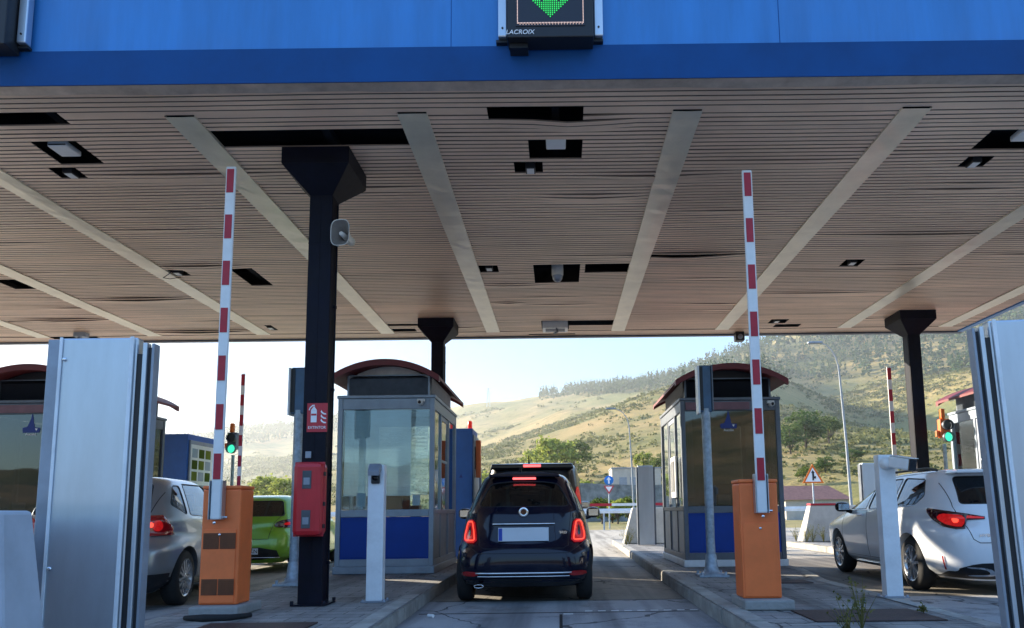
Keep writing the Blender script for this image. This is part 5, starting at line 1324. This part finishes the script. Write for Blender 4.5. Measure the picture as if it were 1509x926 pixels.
c.patch('lower_bumper', [(-.80, .20), (.80, .20), (.78, .25), (.62, .355), (.44, .385), (-.44, .385), (-.62, .355), (-.78, .25)], 'rear', M['black'], off=.008, rnd=1, step=.05)
c.line('hatch_gap', [(-.64, 1.28), (-.66, 1.0), (-.62, .86), (-.56, .64), (-.50, .60), (.50, .60), (.56, .64), (.62, .86), (.66, 1.0), (.64, 1.28)], 'rear', M['black'], rad=.005, off=-.001)
c.line('door_gap', [(2.38, .97), (2.36, .6), (2.38, .32), (3.30, .32), (3.42, .6), (3.36, .97)], 'left', M['black'], rad=.004, off=-.001)
c.line('door_gap', [(1.50, .97), (1.42, .72), (1.62, .40), (1.72, .32), (2.36, .32)], 'left', M['black'], rad=.004, off=-.001)
c.line('sill_trim', [(1.38, .245), (3.30, .235)], 'left', M['chrome'], rad=.014, off=.008)
for y0 in (2.5, 1.62): c.line('door_handle', [(y0, .90), (y0 + .2, .895)], 'left', M['p_white'], rad=.017, off=.018)
for sg in (-1, 1):
    b = MB(); b.tube([(sg * .58, .75, 1.44), (sg * .585, 1.0, 1.475), (sg * .60, 2.0, 1.475), (sg * .60, 2.25, 1.44)], .016, 8); b.build('roof_rail', M['black'], c.t)
b = MB(); b.prism([(-.56, 1.385), (.56, 1.385), (.54, 1.425), (-.54, 1.425)], .30, .6); b.build('spoiler', M['p_white'], c.t, bevel=.012)
b = MB(); b.prism([(.62, 1.455), (.76, 1.51), (.80, 1.51), (.84, 1.455)], -.02, .02, 'x'); b.build('antenna', M['p_white'], c.t, bevel=.01)
b = MB(); b.tube([(0, .40, 1.36), (.10, .20, 1.13)], .012, 6); b.build('wiper', M['black'], c.t)
p, n = c.hit(-.40, .68, 'rear'); text('model_lettering', 'HYBRID', .05, M['chrome'], c.t, (-.40, p.y - .006, .68), sx=1.2)
c.line('belt_trim', [(.86, 1.02), (1.5, .985), (3.3, .965)], 'left', M['chrome'], rad=.006, off=.004)
c.wheels((1.0, 3.70), .868, .325, spokes=5); c.mirror(-1, .87, 3.0, 1.02, M['black_gl'], .22); c.mirror(1, .87, 3.0, 1.02, M['black_gl'], .22)
c.seats((2.1,), .55, (-.38, .38), .62); c.seats((1.25,), .52, (-.38, .38), .55)
B(-.74, .74, 2.95, 3.35, .8, .97).build('dashboard', M['black'], c.t, bevel=.04)

# --- silver hatchback (left lane)
K = [(.18, .68, .14, 4.0, 5.2), (.28, .82, .05, 4.12, 5.2), (.42, .865, .0, 4.19, 5.2), (.56, .878, .0, 4.2, 5.2), (.68, .88, .03, 4.16, 5.2), (.80, .872, .07, 4.05, 3.5), (.90, .855, .10, 3.75, 3.5), (.98, .835, .125, 3.3, 3.6), (1.06, .805, .16, 3.12, 3.6),
     (1.18, .755, .23, 2.85, 3.7), (1.32, .69, .33, 2.5, 3.8), (1.42, .635, .42, 2.2, 3.8), (1.475, .56, .54, 2.0, 3.6), (1.50, .42, .78, 1.8, 3.2), (1.508, .25, 1.0, 1.6, 3.0)]
c = Car('silver_hatchback', 'silver hatchback half hidden behind the aluminium cabinet at left', K, M['p_silver'], (-5.27, 8.22, 0), R(8), 1.03)
c.well(.80, .36, .318, .52); c.well(3.38, .36, .318, .52)
c.window([(-.60, 1.06), (.60, 1.06), (.54, 1.40), (-.54, 1.40)], 'rear', M['g_car_dark'], name='rear_window')
c.window([(-.66, 1.08), (.66, 1.08), (.56, 1.42), (-.56, 1.42)], 'front', M['g_car'], depth=(1.8, 5), name='windscreen')
c.window([(1.98, 1.0), (2.95, 1.0), (2.5, 1.30), (1.98, 1.41)], 'left', M['g_car'], name='front_window')
c.window([(.98, 1.04), (1.90, 1.0), (1.90, 1.42), (1.1, 1.415)], 'left', M['g_car'], name='rear_side_window')
c.window([(.60, 1.16), (.90, 1.04), (.98, 1.39), (.80, 1.385)], 'left', M['g_car'], name='quarter_window')
c.finish([(.45, .62, .4, 3.2, 3.6), (.55, .76, .2, 3.35, 3.6), (.95, .76, .22, 3.2, 3.6), (1.06, .74, .26, 3.0, 3.6), (1.32, .62, .43, 2.4, 3.8), (1.42, .54, .56, 2.1, 3.6), (1.45, .42, .78, 1.9, 3.2)])
for sg in (-1, 1):
    q = lambda pts: [(sg * x, z) for x, z in pts]; av = 35. * sg
    o = c.patch('tail_light', q([(.46, .80), (.46, .98), (.62, 1.03), (.80, 1.035), (.93, .90), (.95, .81)]), av, M['tail_red'], off=.012, rnd=0, step=.03, thick=.01)
    for u, z, m_ in ((.58, .915, 'tail_lit'), (.74, .92, 'tail_glow')):
        c.patch('lamp_core', [(sg * u + .06 * math.cos(a), z + .06 * math.sin(a)) for a in [2 * PI * k / 14 for k in range(14)]], av, M['tail_glow'], off=.021, rnd=0, step=.03, parent=o)
    c.patch('lamp_core', [(sg * .66 + .03 * math.cos(a), .93 + .03 * math.sin(a)) for a in [2 * PI * k / 12 for k in range(12)]], av, M['tail_lit'], off=.028, rnd=0, step=.02, parent=o)
c.patch('lower_bumper', [(-.80, .20), (.80, .20), (.82, .40), (-.82, .40)], 'rear', M['black'], off=.008, rnd=1)
c.patch('lower_bumper', [(.02, .2), (.40, .2), (.40, .40), (.02, .40)], 'right', M['black'], off=.008, rnd=0)
c.line('hatch_gap', [(-.64, 1.3), (-.60, 1.05), (-.52, .80), (-.50, .62), (.50, .62), (.52, .80), (.60, 1.05), (.64, 1.3)], 'rear', M['black'], rad=.005, off=-.001)
c.line('door_gap', [(1.94, .98), (1.92, .6), (1.94, .3)], 'right', M['black'], rad=.004, off=-.001)
plate(c, 0, .52)
c.wheels((.80, 3.38), .852, .318, spokes=7); c.mirror(1, .85, 2.7, 1.03, M['p_silver'], .2); c.mirror(-1, .85, 2.7, 1.03, M['p_silver'], .2)
c.seats((1.9,), .55, (-.38, .38), .64); c.seats((1.0,), .52, (-.38, .38), .56)

# --- green hatchback further on
K = [(.18, .66, .12, 3.9, 4.8), (.28, .80, .04, 4.0, 4.8), (.42, .84, .0, 4.05, 4.8), (.56, .848, .01, 4.06, 4.8), (.70, .845, .05, 4.0, 4.8), (.82, .835, .08, 3.85, 3.4), (.92, .815, .105, 3.5, 3.5), (1.0, .785, .15, 3.1, 3.5), (1.12, .73, .24, 2.8, 3.6),
     (1.26, .66, .36, 2.4, 3.7), (1.36, .60, .46, 2.15, 3.7), (1.42, .52, .58, 1.95, 3.5), (1.445, .38, .85, 1.75, 3.2)]
c = Car('green_hatchback', 'bright green hatchback seen between orange cabinet and black column', K, M['p_green'], (-5.82, 13.9, 0), R(0), 1.0, seg=72, sub=4)
c.well(.72, .345, .305, .5); c.well(3.18, .345, .305, .5)
c.window([(-.60, 1.04), (.60, 1.04), (.50, 1.33), (-.50, 1.33)], 'rear', M['g_car_dark'], name='rear_window')
c.window([(-.62, 1.04), (.62, 1.04), (.52, 1.35), (-.52, 1.35)], 'front', M['g_car'], depth=(1.8, 5), name='windscreen')
c.window([(1.0, 1.0), (2.8, .98), (2.3, 1.30), (1.1, 1.34)], 'left', M['g_car'], name='side_window')
c.finish([(.45, .6, .4, 3.0, 3.6), (.55, .72, .2, 3.1, 3.6), (.95, .70, .24, 3.0, 3.6), (1.12, .65, .34, 2.7, 3.6), (1.32, .54, .50, 2.15, 3.6), (1.38, .44, .66, 1.95, 3.4)])
for sg in (-1, 1):
    c.patch('tail_light', [(sg * .46, .85), (sg * .52, .95), (sg * .78, 1.0), (sg * .80, .88), (sg * .74, .82), (sg * .55, .82)], 'rear', M['tail_dark'], off=.012, rnd=1, step=.03)
    c.patch('light_core', [(sg * .60, .87), (sg * .74, .88), (sg * .75, .93), (sg * .62, .92)], 'rear', M['tail_glow'], off=.02, rnd=1, step=.03)
c.patch('lower_bumper', [(-.62, .25), (.62, .25), (.56, .47), (-.56, .47)], 'rear', M['black'], off=.008, rnd=1)
c.line('bumper_trim', [(-.60, .29), (.60, .29)], 'rear', M['chrome'], rad=.01, off=.014)
c.line('hatch_gap', [(-.6, 1.1), (-.46, .9), (-.42, .62), (.42, .62), (.46, .9), (.6, 1.1)], 'rear', M['black'], rad=.005, off=-.001)
c.patch('badge', [(-.05, .90), (.05, .90), (.05, .98), (-.05, .98)], 'rear', M['chrome'], off=.012, rnd=1, step=.03)
plate(c, 0, .40, txt='4762 HKN')
c.wheels((.72, 3.18), .83, .305)
c.seats((1.8,), .5, (-.35, .35), .62)

# ------------------------------------------------------------------ haze
hb = B(-1700, 1700, 60, 1900, -5, 170).build('haze', M['white'])
hm = bpy.data.materials.new('haze'); hm.use_nodes = True; N = hm.node_tree.nodes; N.clear()
o_ = N.new('ShaderNodeOutputMaterial'); v = N.new('ShaderNodeVolumeScatter'); v.inputs['Color'].default_value = (.88, .94, 1, 1); v.inputs['Density'].default_value = .0003; v.inputs['Anisotropy'].default_value = .45
hm.node_tree.links.new(v.outputs[0], o_.inputs['Volume'])
hb.data.materials.clear(); hb.data.materials.append(hm); hb['kind'] = 'structure'

# ------------------------------------------------------------------ light, sky, camera
SAZ, SEL = R(-55), R(19.5)
w = bpy.data.worlds.new('World'); bpy.context.scene.world = w; w.use_nodes = True
nt = w.node_tree; bg = nt.nodes['Background']; sky = nt.nodes.new('ShaderNodeTexSky'); sky.sky_type = 'NISHITA'; sky.sun_disc = False
sky.sun_elevation = SEL; sky.sun_rotation = SAZ; sky.altitude = 300; sky.air_density = 1.; sky.dust_density = .35; sky.ozone_density = 2.2
bw = nt.nodes.new('ShaderNodeRGBToBW'); pw = nt.nodes.new('ShaderNodeMath'); pw.operation = 'POWER'; pw.inputs[1].default_value = -.86
mxm = nt.nodes.new('ShaderNodeMath'); mxm.operation = 'MAXIMUM'; mxm.inputs[1].default_value = .05
vm = nt.nodes.new('ShaderNodeVectorMath'); vm.operation = 'SCALE'
nt.links.new(sky.outputs[0], bw.inputs[0]); nt.links.new(bw.outputs[0], mxm.inputs[0]); nt.links.new(mxm.outputs[0], pw.inputs[0])
nt.links.new(sky.outputs[0], vm.inputs[0]); nt.links.new(pw.outputs[0], vm.inputs['Scale'])
tv = nt.nodes.new('ShaderNodeVectorMath'); tv.operation = 'MULTIPLY'; tv.inputs[1].default_value = (.90, .955, .995)
nt.links.new(vm.outputs[0], tv.inputs[0]); nt.links.new(tv.outputs[0], bg.inputs[0]); bg.inputs[1].default_value = .74
sd = bpy.data.lights.new('sun', 'SUN'); sd.energy = 15.0; sd.angle = R(.55); sd.color = (1, .88, .70)
so = bpy.data.objects.new('sun', sd); C.objects.link(so)
dv = Vector((math.sin(SAZ) * math.cos(SEL), math.cos(SAZ) * math.cos(SEL), math.sin(SEL)))
so.rotation_euler = dv.to_track_quat('Z', 'Y').to_euler()

F_ = 1100.; TH = math.atan(140 / F_)
cd = bpy.data.cameras.new('camera'); cam = bpy.data.objects.new('camera', cd); C.objects.link(cam)
cd.sensor_width = 36; cd.lens = 36 * F_ / 1509; cd.clip_start = .05; cd.clip_end = 6000
cd.shift_x = (754.5 - 824) / 1509; cd.shift_y = (615 - 463) / 1509
cam.location = (0, 0, 1.05)
cam.matrix_world = Matrix.Translation((0, 0, 1.05)) @ Matrix.Rotation(PI / 2 + TH, 4, 'X') @ Matrix.Rotation(-.012, 4, 'Z')
sc = bpy.context.scene; sc.camera = cam
sc.view_settings.view_transform = 'Standard'; sc.view_settings.look = 'None'; sc.view_settings.exposure = 0
sc.cycles.max_bounces = 10; sc.cycles.diffuse_bounces = 8; sc.cycles.transparent_max_bounces = 16; sc.cycles.volume_bounces = 1
sc.cycles.use_denoising = True
